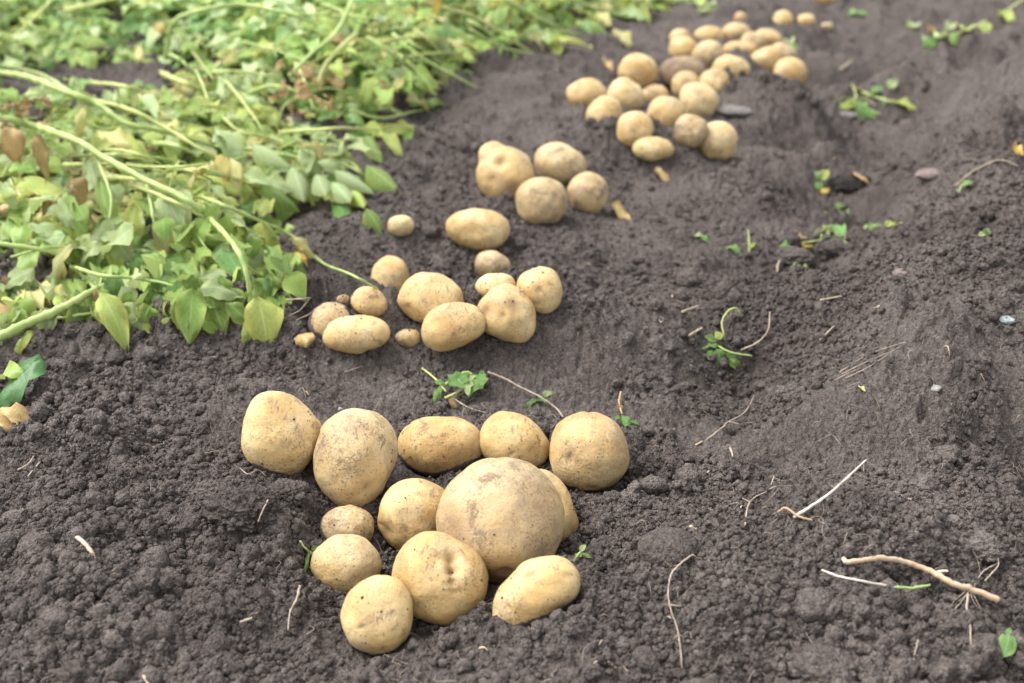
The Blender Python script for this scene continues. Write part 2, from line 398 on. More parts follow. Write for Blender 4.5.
# ------------------------------------------------------------------ the setting: the field
def build_ground():
    rows = [.45]
    while rows[-1] < 4.4: rows.append(rows[-1] + .00155*max(rows[-1]/.7, .9)**1.30)
    step = rows[-1]-rows[-2]
    while rows[-1] < 90: step *= 1.18; rows.append(rows[-1]+step)
    back = [.45]; step = .004
    while back[-1] > -25: step *= 1.35; back.append(back[-1]-step)
    Y = np.array(back[:0:-1]+rows)
    nc = 800; u = list(np.linspace(-1, 1, nc)); step = u[1]-u[0]
    out = []; x = 1.0
    while x < 60: step *= 1.28; x += step; out.append(x)
    U = np.array([-a for a in out[::-1]]+u+out)
    zc = np.clip(Y, .45, 6)*math.cos(PITCH)+.6*math.sin(PITCH)
    half = .475*zc+.07
    X = U[None, :]*half[:, None]; YY = np.repeat(Y[:, None], len(U), 1)
    x = X.ravel(); y = YY.ravel()
    z = np.empty_like(x)
    for i in range(0, len(x), 100000): z[i:i+100000] = Hf(x[i:i+100000], y[i:i+100000])
    nr, k = len(Y), len(U)
    a = (np.arange(nr-1)[:, None]*k+np.arange(k-1)[None, :]).ravel()
    Fc = np.c_[a, a+1, a+1+k, a+k]
    tinted = np.zeros_like(x)  # mask of darker soil colour: pits, furrow, around the heaps
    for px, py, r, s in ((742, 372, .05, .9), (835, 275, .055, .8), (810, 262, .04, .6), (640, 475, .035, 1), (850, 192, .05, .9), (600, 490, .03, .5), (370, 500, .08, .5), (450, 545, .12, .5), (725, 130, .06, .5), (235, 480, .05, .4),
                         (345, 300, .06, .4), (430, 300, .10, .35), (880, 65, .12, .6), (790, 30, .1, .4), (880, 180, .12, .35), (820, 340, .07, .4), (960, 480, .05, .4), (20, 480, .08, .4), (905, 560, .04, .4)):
        p = P0(px, py); tinted = np.maximum(tinted, s*np.exp(-((x-p[0])**2+(y-p[1])**2)/r**2))
    tinted = tinted*np.clip(.75+.7*vn(x*60, y*60, 77), 0, 1)
    me = mesh('ground', np.c_[x, y, z], Fc, SOIL, attrs={'tinted': tinted})
    tag(obj('ground', me), 'dark grey brown crumbly garden soil of a dug potato row', None, None, 'structure')
# ------------------------------------------------------------------ potatoes
def smax(a, b, k):
    h = np.clip(k-np.abs(a-b), 0, None)/k
    return np.maximum(a, b)+h*h*k*.25
POTS = []
def potato(px, py, w, h, ang, label, group, mat=0, lift=.62, depth=1.0, lobes=(), dents=(), mud=None, lvl=4, dz=0.0, n=.062):
    POTS.append(dict(px=px, py=py, w=w, h=h, ang=ang, label=label, group=group, mat=mat, lift=lift, depth=depth, lobes=lobes, dents=dents, mud=mud, lvl=lvl, dz=dz, n=n))
G1 = 'big potatoes heaped in the front hollow'
potato(281, 433, 76, 88, 14, 'upright tan potato at the top corner of the front heap, apart from the weed sprig', G1, lift=.7, lvl=5)
potato(354, 459, 82, 100, -17, 'tall oval dusty potato between the upright corner potato and the oblong one', G1, 1, lift=.75, lvl=5)
potato(440, 447, 87, 61, 4, 'oblong potato lying flat under the weed sprig, dark scab at one end', G1, 0, lift=.7, lvl=5, dz=-.02)
potato(514, 443, 73, 57, -25, 'smaller oval potato with a brown bruise, behind the very big potato', G1, 0, lift=1.0, lvl=5, dz=-.015)
potato(589, 453, 80, 82, 0, 'round potato beside the dark soil clods, last in the top line of the front heap', G1, 0, lift=.75, lvl=5)
potato(413, 515, 72, 76, -20, 'smooth rounded potato wedged against the very big potato in the middle of the front heap', G1, 0, lift=.8, lvl=5, dents=((-.55, -.62, .10, .35),))
potato(499, 518, 127, 124, -15, 'very big round potato on top of the front heap, marked by dark scratches', G1, 1, lift=.95, depth=.92, lvl=5, dz=.03, dents=((.28, -.66, .10, .11), (.62, .38, .05, .5), (.1, -.85, .08, .35), (-.75, -.3, .05, .4)))
potato(541, 516, 70, 92, 12, 'potato mostly hidden behind the very big one, only its flank showing', G1, 0, lift=.7, lvl=5, dz=-.02)
potato(347, 528, 57, 44, 5, 'small dull potato half covered by another small potato beside the fibrous clod', G1, 1, lift=.8, lvl=5, dz=-.01)
potato(347, 565, 69, 60, -8, 'small smooth round potato in front of the small dull one, beside thin shoots', G1, 3, lift=.8, lvl=5)
potato(440, 580, 97, 84, -22, 'stout potato with a deep cleft, below the very big potato', G1, 0, lift=1.0, lvl=5, lobes=((-.26, .16, .78),), dents=((.18, .50, .26, .15), (.30, .28, .16, .12), (.06, .72, .18, .15), (.42, .10, .08, .12)))
potato(378, 614, 73, 78, -18, 'lowest oval potato of the front heap, lying on open soil', G1, 0, lift=.75, lvl=5)
potato(534, 594, 96, 60, 34, 'elongated knobbly potato half sunk in soil below the very big one', G1, 0, lift=.8, lvl=5, lobes=((.68, .16, .52),), dents=((.30, .75, .14, .22), (.35, -.7, .10, .3)))
G2 = 'potatoes in the second hollow beside the leaves'
potato(390, 278, 38, 43, -8, 'egg shaped potato touching the thin green stem tip, highest by the leaves', G2, 0, lift=.7)
potato(431, 299, 66, 54, -14, 'large oval potato in the middle of the second heap with a small dark eye', G2, 0, lift=.75, dents=((-.62, -.45, .06, .12),))
potato(453, 326, 66, 46, 16, 'oval potato leaning in front of the large middle one of the second heap', G2, 0, lift=.75)
potato(492, 265, 36, 28, -5, 'small round dusty potato topmost in the column of three', G2, 1, lift=.95)
potato(496, 286, 40, 26, 8, 'small flat potato in the middle of the column of three', G2, 3, lift=1.5, dz=-.01)
potato(507, 313, 58, 54, -20, 'knobbly lobed potato with a dark scab, bottom of the column of three', G2, 0, lift=.8, lobes=((.58, -.30, .56), (-.35, .45, .5)), dents=((-.1, -.15, .07, .12), (.25, .3, .12, .3), (-.7, -.1, .08, .3)))
potato(540, 291, 46, 48, 10, 'round potato with a dimple, outermost of the second heap towards the furrow', G2, 3, lift=.75, dents=((-.05, .0, .08, .16),))
potato(331, 322, 46, 40, 30, 'potato tucked behind the long low one, next to dry roots under the leaves', G2, 1, lift=.6, dz=-.01)
potato(357, 334, 67, 38, 3, 'long low potato at the near rim of the second hollow', G2, 0, lift=.55)
potato(369, 302, 38, 31, -25, 'small potato above the long low one in the second heap', G2, 0, lift=.65, dz=-.01)
potato(408, 338, 26, 18, 0, 'tiny potato squeezed between the long low one and the leaning oval', G2, 1, lift=.5, lvl=3)
potato(343, 299, 13, 9, 10, 'tiny brownish potato lying under the yellow leaf', G2, 1, lift=.5, lvl=3)
G3 = 'potatoes of the third heap'
potato(477, 230, 62, 43, -4, 'wide oval potato lying alone between the second and third heaps', G3, 0, lift=.7)
potato(401, 226, 26, 22, 5, 'lone small round potato beside the pale green folded leaves', G3, 3, lift=.7, lvl=3)
potato(505, 175, 57, 58, -10, 'lumpy potato with an extra knob, biggest of the third heap', G3, 0, lift=.75, lobes=((-.56, .62, .50), (.12, -.28, .80)), dents=((-.22, .32, .17, .22), (.35, -.55, .10, .3), (-.45, -.35, .10, .25)))
potato(560, 165, 53, 43, -12, 'oval potato at the back of the third heap with dirty top', G3, 1, lift=.7, dz=-.01)
potato(542, 202, 52, 50, 12, 'roundish potato in front of the third heap', G3, 1, lift=.8)
potato(588, 194, 39, 44, 8, 'shaded egg shaped potato beside the dry red leaf, end of the third heap', G3, 1, lift=.75)
G4 = 'potatoes of the far long heap'
for a in (
 (587, 95, 38, 30, 5, 'potato at the near outer corner of the far heap, closest to the leafy bank', 0),
 (604, 115, 34, 34, 0, 'rounded potato just below the corner one in the far heap', 0),
 (626, 97, 35, 32, -20, 'potato in the centre of the four at the near end of the far heap', 3),
 (638, 73, 37, 33, -10, 'round potato next to the dry curled peel, top of the near four', 0),
 (635, 129, 35, 32, 0, 'potato with a blackened top in the lower line of the far heap', 0),
 (653, 149, 38, 22, -3, 'potato cut off by the soil rim, lowest of the far heap', 3),
 (666, 115, 36, 34, -8, 'round potato above the soil cut one in the far heap', 0),
 (655, 96, 26, 20, 0, 'dusty potato half hidden between round ones of the far heap', 1),
 (690, 131, 31, 32, -30, 'smaller potato wedged beside the round one by the grey flat stone', 1),
 (717, 142, 38, 38, 0, 'largest round potato at the low corner of the far heap, facing the furrow', 3),
 (698, 102, 36, 34, -25, 'bright smooth potato near the handle like grey stone in the far heap', 3),
 (686, 86, 27, 27, 20, 'small potato pressed above the bright smooth one', 0),
 (714, 83, 29, 26, -15, 'small round potato just under the pale broad one', 0),
 (731, 69, 36, 24, -8, 'pale broad oval potato in the middle of the far heap', 3),
 (682, 73, 43, 31, 5, 'very dirty soil covered potato in the far heap', 2),
 (683, 51, 27, 26, 0, 'potato behind the soil covered one', 0),
 (680, 39, 20, 18, 0, 'little potato at the top corner of the far heap by the bank', 0),
 (708, 56, 31, 28, 10, 'dusty round potato behind the pale broad one', 1),
 (709, 36, 30, 18, 0, 'flat potato in the back line of the far heap, next to the little corner one', 0),
 (736, 33, 28, 19, 0, 'reddish brown blotched potato in the back line of the far heap', 1),
 (740, 51, 32, 19, -5, 'low oval potato in front of the blotched one', 0),
 (753, 43, 24, 21, 0, 'dusty potato between the blotched and the last of the back line', 1),
 (768, 39, 27, 18, -10, 'potato ending the back line of the far heap, facing the furrow', 0),
 (767, 61, 33, 25, 20, 'oval potato lying above the half buried end potato', 0),
 (783, 55, 26, 21, -20, 'dusty potato leaning at the furrow end of the far heap', 1),
 (790, 74, 31, 29, -30, 'end potato of the far heap, half buried by the mound', 0)):
    potato(a[0], a[1], a[2]*1.07, a[3]*1.07, a[4], a[5], G4, a[6], lift=.75)
G5 = 'scattered potatoes beyond the far heap'
potato(783, 20, 20, 18, 0, 'round pale potato of the pair lying beyond the far heap', G5, 3, lift=.75, lvl=3)
potato(806, 21, 18, 14, 0, 'flat oval potato of the pair lying beyond the far heap', G5, 3, lift=.75, lvl=3)
potato(827, 27, 13, 9, 0, 'tiny tan potato lying past the pair beyond the far heap', G5, 1, lift=.6, lvl=3)
potato(827, -2, 28, 14, 0, 'orange potato cut by the top edge of the view', G5, 0, lift=.75, lvl=3)
potato(740, 18, 12, 12, 0, 'tiny lone potato beyond the back line of the far heap', G5, 0, lift=.6, lvl=3)

def place(p):
    t = 1.0
    s = 1.2
    for _ in range(5):
        rz = p['h']/2/F*s
        q = at(p['px'], p['py'], p['lift']*rz)
        s = zi(q)
    s -= p['dz']; d = FWD + RIGHT*(p['px']-W/2)/F - UP*(p['py']-H/2)/F
    p['dir'] = d; p['s'] = s
    a = math.radians(p['ang']); e1 = RIGHT*math.cos(a)+UP*math.sin(a); e2 = -RIGHT*math.sin(a)+UP*math.cos(a); e3 = -FWD
    p['B'] = np.array([e1, e2, e3])
def semi(p):
    s = p['s']; a = p['w']/2/F*s; b = p['h']/2/F*s
    return np.array([a, b, min(a, b)*p['depth']*1.02])
for p in POTS: place(p)
def reach(p, u):
    return 1/math.sqrt((((p['B'] @ u)/semi(p))**2).sum())
for it in range(60):      # heap them: touching, not passing through each other
    worst = 0
    for i, p in enumerate(POTS):
        for q in POTS[i+1:]:
            cp = CAM+p['dir']*p['s']; cq = CAM+q['dir']*q['s']; d = cq-cp; L = np.linalg.norm(d)
            if L > .16: continue
            ov = (reach(p, d/L)+reach(q, -d/L))*.95-L
            if ov <= .0005: continue
            worst = max(worst, ov); st = min(ov*.5, .004)
            sg = 1 if p['s'] > q['s'] else -1
            p['s'] += sg*st*.6; q['s'] -= sg*st*.6
print('potato overlap left', round(worst, 4))
for p in POTS:
    S = semi(p); c = CAM+p['dir']*p['s']; rz = 1/math.sqrt((((p['B'] @ np.array([0, 0, 1.0]))/S)**2).sum())
    if p['lift'] > .40: CAPS.append((c[0], c[1], c[2], (S[0]+S[2])/2, rz, .78 if p['w'] > 40 else .6))
build_ground()
def build_potato(i, p):
    V, Fc = ICO[p['lvl']]; S = semi(p); rng = np.random.default_rng(900+i)
    k = 2.12
    R = (np.abs(V/S)**k).sum(1)**(-1/k)
    a = S[0]
    for ox, oy, r in p['lobes']:
        o = np.array([ox*S[0], oy*S[1], .1*S[2]]); rad = r*min(S[0], S[1])
        b = V @ o; disc = b*b-(o@o-rad*rad); L = np.where(disc > 0, b+np.sqrt(np.clip(disc, 0, None)), 0)
        R = smax(R, L, .16*a)
    q = V*1.1+i*7.7
    eg = rng.uniform(-.07, .07, 2); R = R*(1+eg[0]*V[:, 0]*(1-V[:, 0]**2)*1.6+eg[1]*V[:, 1]*(1-V[:, 1]**2)*1.6)
    R = R*(1+p['n']*fbm3(q*1.25, 10, 2)+.014*fbm3(q*3.2, 20, 2)+.0022*vn3(q*14, 31))
    eye = np.zeros(len(V))
    for ox, oy, dp, wd in p['dents']:
        o = np.array([ox, oy, math.sqrt(max(.05, 1-ox*ox-oy*oy))]); o /= np.linalg.norm(o)
        g = np.exp(-(1-V@o)*2/wd**2); R = R*(1-dp*g); eye = np.maximum(eye, g*.8)
    for _ in range(9 if p['w'] > 40 else 5):
        o = rng.normal(size=3); o /= np.linalg.norm(o); t = np.cross(o, rng.normal(size=3)); t /= np.linalg.norm(t)
        wd = rng.uniform(.05, .09); x = (V-o)@t; y = (V-o)@np.cross(o, t); g = np.exp(-(x*x/(2.2*wd)**2+y*y/wd**2))*(V@o > 0)
        R = R*(1-rng.uniform(.016, .042)*g); eye = np.maximum(eye, g*rng.uniform(.4, .9))
    X = V*R[:, None]
    Bm = p['B']; Xw = X @ Bm; c = CAM+p['dir']*p['s']
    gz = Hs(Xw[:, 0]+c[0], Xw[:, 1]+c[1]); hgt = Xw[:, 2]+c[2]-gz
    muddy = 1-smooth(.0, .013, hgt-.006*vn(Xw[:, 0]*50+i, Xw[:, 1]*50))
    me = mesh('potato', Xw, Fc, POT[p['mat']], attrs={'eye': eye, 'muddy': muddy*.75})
    o = obj('potato', me, None, Matrix.Translation(Vector(c)))
    tag(o, p['label'], 'potato', p['group']); p['c'] = c; p['r'] = float(R.mean())
    if i < 36: p['skin'] = (Xw+c)[(hgt > .002) & (Xw[:, 2] > -.3*S[1])]
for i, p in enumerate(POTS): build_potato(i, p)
# ------------------------------------------------------------------ clods and stones
def clod(name, px, py, size, flat, mat, label, cat, group=None, seed=0, lift=.25, rough=.28, lvl=4, stretch=1.0, ang=0):
    q = at(px, py, 0); s = zi(q); r = size/2/F*s
    V, Fc = ICO[lvl]; K = V*1.3+seed*5.1
    R = 1+rough*.55*fbm3(K*1.2, seed, 2)+rough*.5*fbm3(K*3.4, seed+5, 3)+rough*.30*fbm3(K*8, seed+9, 3)+rough*.10*vn3(K*26, seed+3)
    X = V*(R*r)[:, None]; X[:, 0] *= stretch; X[:, 2] *= flat
    a = math.radians(ang); c, sn = math.cos(a), math.sin(a); X = np.c_[X[:, 0]*c-X[:, 1]*sn, X[:, 0]*sn+X[:, 1]*c, X[:, 2]]
    me = mesh(name, X, Fc, mat); o = obj(name, me, None, Matrix.Translation(Vector(q)+Vector((0, 0, r*flat*lift))))
    return tag(o, label, cat, group)
GC = 'lumps of soil standing out of the dug earth'
for i, a in enumerate([
 (245, 517, 58, .62, 'largest knobbly soil clod with fine roots, beside the front heap', 1.1, 10, .30),
 (286, 500, 36, .65, 'soil clod pressed against the tall dusty potato', 1.1, 0, .28),
 (211, 497, 32, .6, 'blocky soil clod at the far side of the largest knobbly clod', 1.0, 0, .26),
 (254, 560, 34, .6, 'crumbly soil clod just below the largest knobbly clod', 1.0, 0, .34),
 (204, 580, 34, .5, 'flat slanting soil clod in the open soil below the largest clod', 1.25, 20, .2),
 (275, 620, 36, .62, 'rounded soil clod with a straw splinter on it, near the lowest potato', 1.0, 40, .3),
 (316, 604, 32, .6, 'soil clod between the straw splinter and the lowest potato', 1.1, 0, .32),
 (137, 624, 40, .55, 'smooth upright soil lump low in the open soil', .9, 70, .14),
 (39, 552, 46, .5, 'smooth block of pressed soil near the edge of the open soil', .8, 15, .13),
 (114, 364, 26, .5, 'small smooth soil lump on the bank under the leaves', 1.1, 0, .12),
 (75, 332, 22, .7, 'soil clod directly under the thick green stem', 1.0, 0, .26),
 (96, 334, 20, .7, 'soil clod touching the drooping pale leaf tip', 1.0, 0, .26),
 (149, 505, 20, .7, 'small pale soil clod in the open soil above the short cut stem bit', 1.0, 0, .3),
 (126, 568, 17, .8, 'small round soil crumb clod beside the short cut stem bit', 1.0, 0, .22),
 (318, 470, 20, .7, 'soil clod wedged under the upright corner potato', 1.0, 0, .3),
 (622, 470, 24, .75, 'dark moist clod touching the round potato at the end of the top line', 1.0, 0, .25),
 (638, 488, 22, .75, 'dark moist clod lying in the black hollow', 1.0, 0, .25),
 (652, 470, 20, .75, 'dark moist clod at the outer rim of the black hollow', 1.0, 0, .25),
 (668, 556, 52, .60, 'smooth domed soil lump half buried beside the long thin root', 1.15, 20, .05),
 (940, 463, 26, .55, 'soil lump high on the mound above the pale straw', 1.0, 0, .18),
 (914, 552, 38, .6, 'rough soil clod behind the bent woody stalk', 1.2, 0, .26),
 (978, 553, 40, .6, 'rough soil clod behind the cut end of the woody stalk', 1.0, 0, .26),
 (823, 670, 52, .5, 'broad smooth soil lump at the very bottom of the mound', 1.1, 0, .14),
 (983, 632, 32, .6, 'soil clod touching the torn green leaf', 1.0, 0, .26),
 (925, 648, 20, .6, 'small soil clod beside the short upright root', 1.0, 0, .2),
 (850, 575, 26, .55, 'soil lump under the arch of the woody stalk', 1.1, 0, .22),
 (1000, 500, 36, .6, 'rough soil clod above the forked rootlet at the edge of the view', 1.0, 0, .26),
 (758, 468, 24, .6, 'soil lump above the forked thin root', 1.0, 0, .22),
 (835, 252, 24, .6, 'dark clod in the furrow below the scattered weed leaves', 1.3, 0, .26),
 (792, 262, 30, .6, 'dark clod at the deepest spot of the furrow', 1.3, 0, .26)]):
    clod('soil_clod', a[0], a[1], a[2]*1.05, a[3], CRUMB, a[4], 'soil clod', GC, 60+i, .55, a[7], 5 if a[2] > 30 else 4, a[5], a[6])
clod('soil_clod', 850, 190, 34, .6, BLACK, 'black wet clod sitting in the furrow above the orange sprig', 'soil clod', GC, 33, .5, .22, 4, 1.3)
for a in [
 (696, 651, 20, .5, STONE, 'flat grey stone below the long thin root', 1.3, 5),
 (773, 633, 13, .6, STONEW, 'pale angular pebble in the mound near the bottom', 1.2, 30),
 (940, 489, 12, .8, STONE, 'round grey pebble under the soil lump on the mound', 1, 0),
 (953, 522, 17, .5, STONE, 'flat grey stone beside the round grey pebble', 1.3, 20),
 (668, 489, 13, .5, STONEW, 'whitish flat chip beside the black hollow', 1.3, 0),
 (611, 512, 24, .35, STONE, 'long flat grey stone like a splinter near the round potato', 1.9, 80),
 (930, 177, 22, .5, STONER, 'reddish flat stone on the far side of the furrow', 1.3, 0),
 (1007, 321, 14, .5, STONEB, 'bluish pebble near the edge of the view', 1.3, 0),
 (933, 389, 12, .5, STONEW, 'white pebble in the hollow of the mound', 1.4, 0),
 (958, 260, 8, .8, STONEW, 'tiny white pebble high on the bank', 1, 0),
 (731, 112, 26, .35, STONE, 'flat grey handle shaped stone touching the far heap', 1.9, -20),
 (900, 275, 13, .7, STONER, 'small reddish pebble on the bank above the dry grass', 1.2, 0),
 (116, 516, 9, .7, STONEW, 'tiny pale pebble in the open soil', 1, 0),
 (340, 410, 6, .7, STONEW, 'tiny white speck of stone above the front heap', 1, 0),
 (845, 118, 20, .5, STONE, 'dusty grey stone beside the far weeds', 1.2, 0)]:
    clod('stone', a[0], a[1], a[2], a[3], a[4], a[5], 'stone', 'stones and pebbles on the soil', int(a[0]), .35, .20, 3, a[6], a[7])

# ------------------------------------------------------------------ loose crumbs: stuff nobody could count
def crumbs():
    rng = np.random.default_rng(5); P = []; S = []
    def batch(n, y0, y1, r0, r1, pw, patch):
        u = rng.uniform(0, 1, n*3); zc = 1/(1/y1+(1/y0-1/y1)*u)     # more of them near the camera
        x = rng.uniform(-1, 1, n*3)*(.475*(zc*math.cos(PITCH)+.25)+.02)
        dn = vn(x*7, zc*7, 91)+.6*vn(x*21, zc*21, 92); keep = rng.uniform(-.6, 1.2, n*3)*patch < dn
        for p, r in SMOOTHP: keep &= rng.uniform(0, 1, n*3) > .75*np.exp(-((x-p[0])**2+(zc-p[1])**2)/r**2)
        x, y = x[keep][:n], zc[keep][:n]
        r = r0+(r1-r0)*rng.uniform(0, 1, len(x))**pw
        z = Hf(x, y)+r*rng.uniform(-.1, .45, len(x)); P.append(np.c_[x, y, z]); S.append(r)
    batch(95000, .60, 3.0, .0009, .0030, 1.8, .7)
    batch(17000, .60, 4.6, .0024, .0062, 2.4, 1.0)
    batch(900, .60, 4.8, .0055, .0115, 2.6, 1.1)
    batch(130, .62, 4.6, .009, .015, 1.8, 1.2)
    P = np.vstack(P); S = np.concatenate(S)
    ok = np.ones(len(P), bool)
    for p in POTS: ok &= ~((np.hypot(P[:, 0]-p['c'][0], P[:, 1]-p['c'][1]) < p['r']*1.05+S) & (S > .0032))
    for p in POTS: ok &= ~((np.hypot(P[:, 0]-p['c'][0], P[:, 1]-p['c'][1]+p['r']) < p['r']+S) & (S > .006))
    for q, r in ((P0(675, 610), .09), (P0(690, 560), .07), (P0(830, 575), .05), (P0(880, 575), .07), (P0(960, 590), .07), (P0(1010, 640), .05), (P0(830, 490), .06)):
        ok &= ~((np.hypot(P[:, 0]-q[0], P[:, 1]-q[1]) < r) & (S > .0045))
    P, S = P[ok], S[ok]
    for p in POTS[:36]:      # crumbs clinging to the skins
        k = p['skin']; m = 26 if p['w'] > 40 else 10; low = k[rng.integers(0, len(k), m*3)]
        low = low[np.argsort(low[:, 2])][:m*2][::2] if rng.uniform() < .6 else low[:m]
        P = np.vstack([P, low]); S = np.concatenate([S, .0003+.0009*rng.uniform(0, 1, len(low))**3])
    me = bpy.data.meshes.new('soil_crumbs'); me.vertices.add(len(P)); me.vertices.foreach_set('co', P.astype(np.float32).ravel())
    a = me.attributes.new('size', 'FLOAT', 'POINT'); a.data.foreach_set('value', S.astype(np.float32)); me.update()
    me.materials.append(CRUMB)
    o = tag(obj('soil_crumbs', me), 'loose crumbs of dark soil strewn over the dug ground', None, None, 'stuff')
    ng = bpy.data.node_groups.new('crumb scatter', 'GeometryNodeTree')
    ng.interface.new_socket('Geometry', in_out='INPUT', socket_type='NodeSocketGeometry'); ng.interface.new_socket('Geometry', in_out='OUTPUT', socket_type='NodeSocketGeometry')
    nn = ng.nodes; L = ng.links.new
    gi = nn.new('NodeGroupInput'); go = nn.new('NodeGroupOutput')
    gti = nn.new('GeometryNodeGeometryToInstance')
    for k in range(10):
        s = nn.new('GeometryNodeMeshIcoSphere'); s.inputs['Subdivisions'].default_value = 3; s.inputs['Radius'].default_value = 1
        sp = nn.new('GeometryNodeSetPosition'); L(s.outputs['Mesh'], sp.inputs['Geometry'])
        pos = nn.new('GeometryNodeInputPosition'); tx = nn.new('ShaderNodeTexNoise'); tx.noise_dimensions = '4D'
        tx.inputs['W'].default_value = k*3.7; tx.inputs['Scale'].default_value = 1.5; tx.inputs['Detail'].default_value = 5; tx.inputs['Roughness'].default_value = .72
        L(pos.outputs[0], tx.inputs['Vector'])
        ma = nn.new('ShaderNodeMath'); ma.operation = 'MULTIPLY_ADD'; ma.inputs[1].default_value = 1.9; ma.inputs[2].default_value = .05; L(tx.outputs['Fac'], ma.inputs[0])
        vm = nn.new('ShaderNodeVectorMath'); vm.operation = 'SCALE'; L(pos.outputs[0], vm.inputs[0]); L(ma.outputs[0], vm.inputs['Scale'])
        v2 = nn.new('ShaderNodeVectorMath'); v2.operation = 'MULTIPLY'; v2.inputs[1].default_value = (1+.2*math.sin(k*2.1), 1+.2*math.sin(k*4.7+1), .85+.15*math.sin(k*3.3))
        L(vm.outputs[0], v2.inputs[0]); L(v2.outputs[0], sp.inputs['Position'])
        sm = nn.new('GeometryNodeSetShadeSmooth'); L(sp.outputs[0], sm.inputs['Geometry'])
        mt = nn.new('GeometryNodeSetMaterial'); mt.inputs['Material'].default_value = CRUMB; L(sm.outputs[0], mt.inputs['Geometry'])
        L(mt.outputs[0], gti.inputs[0])
    iop = nn.new('GeometryNodeInstanceOnPoints'); L(gi.outputs[0], iop.inputs['Points']); L(gti.outputs[0], iop.inputs['Instance'])
    iop.inputs['Pick Instance'].default_value = True
    ri = nn.new('FunctionNodeRandomValue'); ri.data_type = 'INT'; [i for i in ri.inputs if i.type == 'INT'][1].default_value = 9
    L([o_ for o_ in ri.outputs if o_.type == 'INT'][0], iop.inputs['Instance Index'])
    rr = nn.new('FunctionNodeRandomValue'); rr.data_type = 'FLOAT_VECTOR'; rr.inputs[1].default_value = (6.28, 6.28, 6.28); rr.inputs['Seed'].default_value = 4
    L(rr.outputs[0], iop.inputs['Rotation'])
    na = nn.new('GeometryNodeInputNamedAttribute'); na.data_type = 'FLOAT'; na.inputs['Name'].default_value = 'size'
    L(na.outputs[0], iop.inputs['Scale']); L(iop.outputs[0], go.inputs[0])
    md = o.modifiers.new('scatter', 'NODES'); md.node_group = ng
crumbs()
# ------------------------------------------------------------------ foliage
def leaf_shape(L, Wd, fold, droop, wave, seed, point=.72, nu=8, nv=6, arch=0.0):
    rng = np.random.default_rng(seed); V = []; UV = []
    ph = rng.uniform(0, 6.28, 4)
    for i in range(nu+1):
        s = i/nu
        w = Wd*.5*(math.sin(math.pi*min(1, s**point))**.80)*(1-.35*s*s) if 0 < s < 1 else 0.0
        w = max(w, Wd*.012)
        for j in range(nv+1):
            c = (j/nv-.5)*2
            x = L*s; y = w*c*(1+.05*math.sin(9*s+ph[0]))
            z = (abs(y)*math.tan(fold)*(1 - .3*abs(c)) if not arch else 0.0) + L*(.22*droop*s - .55*droop*s*s)
            if arch: th = c*arch; y = w*math.sin(th)/math.sin(min(arch, 1.57)); z += w*(math.cos(th)-1)*1.15+.03*w*(abs(c) < .1)*-1
            z += wave*L*(.05*math.sin(7*s+ph[1]+2*c)*abs(c)+.04*math.sin(11*s+ph[2]-3*c)*abs(c)+.03*math.sin(4*s+ph[3]))
            z += wave*L*.018*math.sin(23*s+ph[0]*3+5*c)*(.3+abs(c))
            # quilted between side veins
            z += .010*L*math.cos((s-abs(c)*.35)*2*math.pi*5)*(abs(c)*(1-abs(c))*3)*.5
            V.append((x, y, z)); UV.append((s, j/nv))
    Fc = [(i*(nv+1)+j, (i+1)*(nv+1)+j, (i+1)*(nv+1)+j+1, i*(nv+1)+j+1) for i in range(nu) for j in range(nv)]
    return V, Fc, UV
def crumpled(L, Wd, seed):
    V, Fc, UV = leaf_shape(L, Wd, .5, .6, 1.5, seed, .8); rng = np.random.default_rng(seed); V = np.array(V)
    q = V/L*3+seed; V += np.c_[fbm3(q, 3, 2), fbm3(q+9, 4, 2), fbm3(q+17, 5, 2)]*L*.13*smooth(0, .4, V[:, 0]/L)[:, None]
    th = V[:, 0]/L*rng.uniform(.8, 1.9); V = np.c_[V[:, 0]*np.cos(th*.6), V[:, 1], V[:, 2]-V[:, 0]*np.sin(th)*.45]
    return V.tolist(), Fc, UV
SH = {}
def shape_mesh(kind, k, mat):
    """a unit leaf, one metre long: shared by all leaves of that form and colour"""
    key = (kind, k, mat)
    if key not in SH:
        rng = random.Random(hash((len(kind), k)) & 0xffff)
        if kind == 'flat': a = leaf_shape(1, rng.uniform(.52, .66), rng.uniform(.05, .3), rng.uniform(.2, 1.1), rng.uniform(.8, 1.8), k, .82)
        elif kind == 'bent': a = leaf_shape(1, rng.uniform(.52, .64), -rng.uniform(.2, .45), rng.uniform(.7, 1.5), rng.uniform(.8, 1.7), 20+k, .85)
        elif kind == 'pod': a = leaf_shape(1, rng.uniform(.62, .72), 0, rng.uniform(.35, .7), .25, 40+k, .80, arch=rng.uniform(1.2, 1.45))
        elif kind == 'cup': a = leaf_shape(1, rng.uniform(.60, .70), rng.uniform(.4, .7), rng.uniform(.4, 1.0), 1.0, 60+k)
        elif kind == 'jag':
            a = leaf_shape(1, .80, .2, .5, .9, 70+k, .62, nu=18); a = ([(x, y*(1.08-.42*abs(math.sin(3.1*math.pi*x+.5))), z) for x, y, z in a[0]], a[1], a[2])
        else: a = crumpled(1, rng.uniform(.5, .75), 80+k)
        SH[key] = mesh('leaf', a[0], a[1], LEAF[mat], uv=a[2])
    return SH[key]
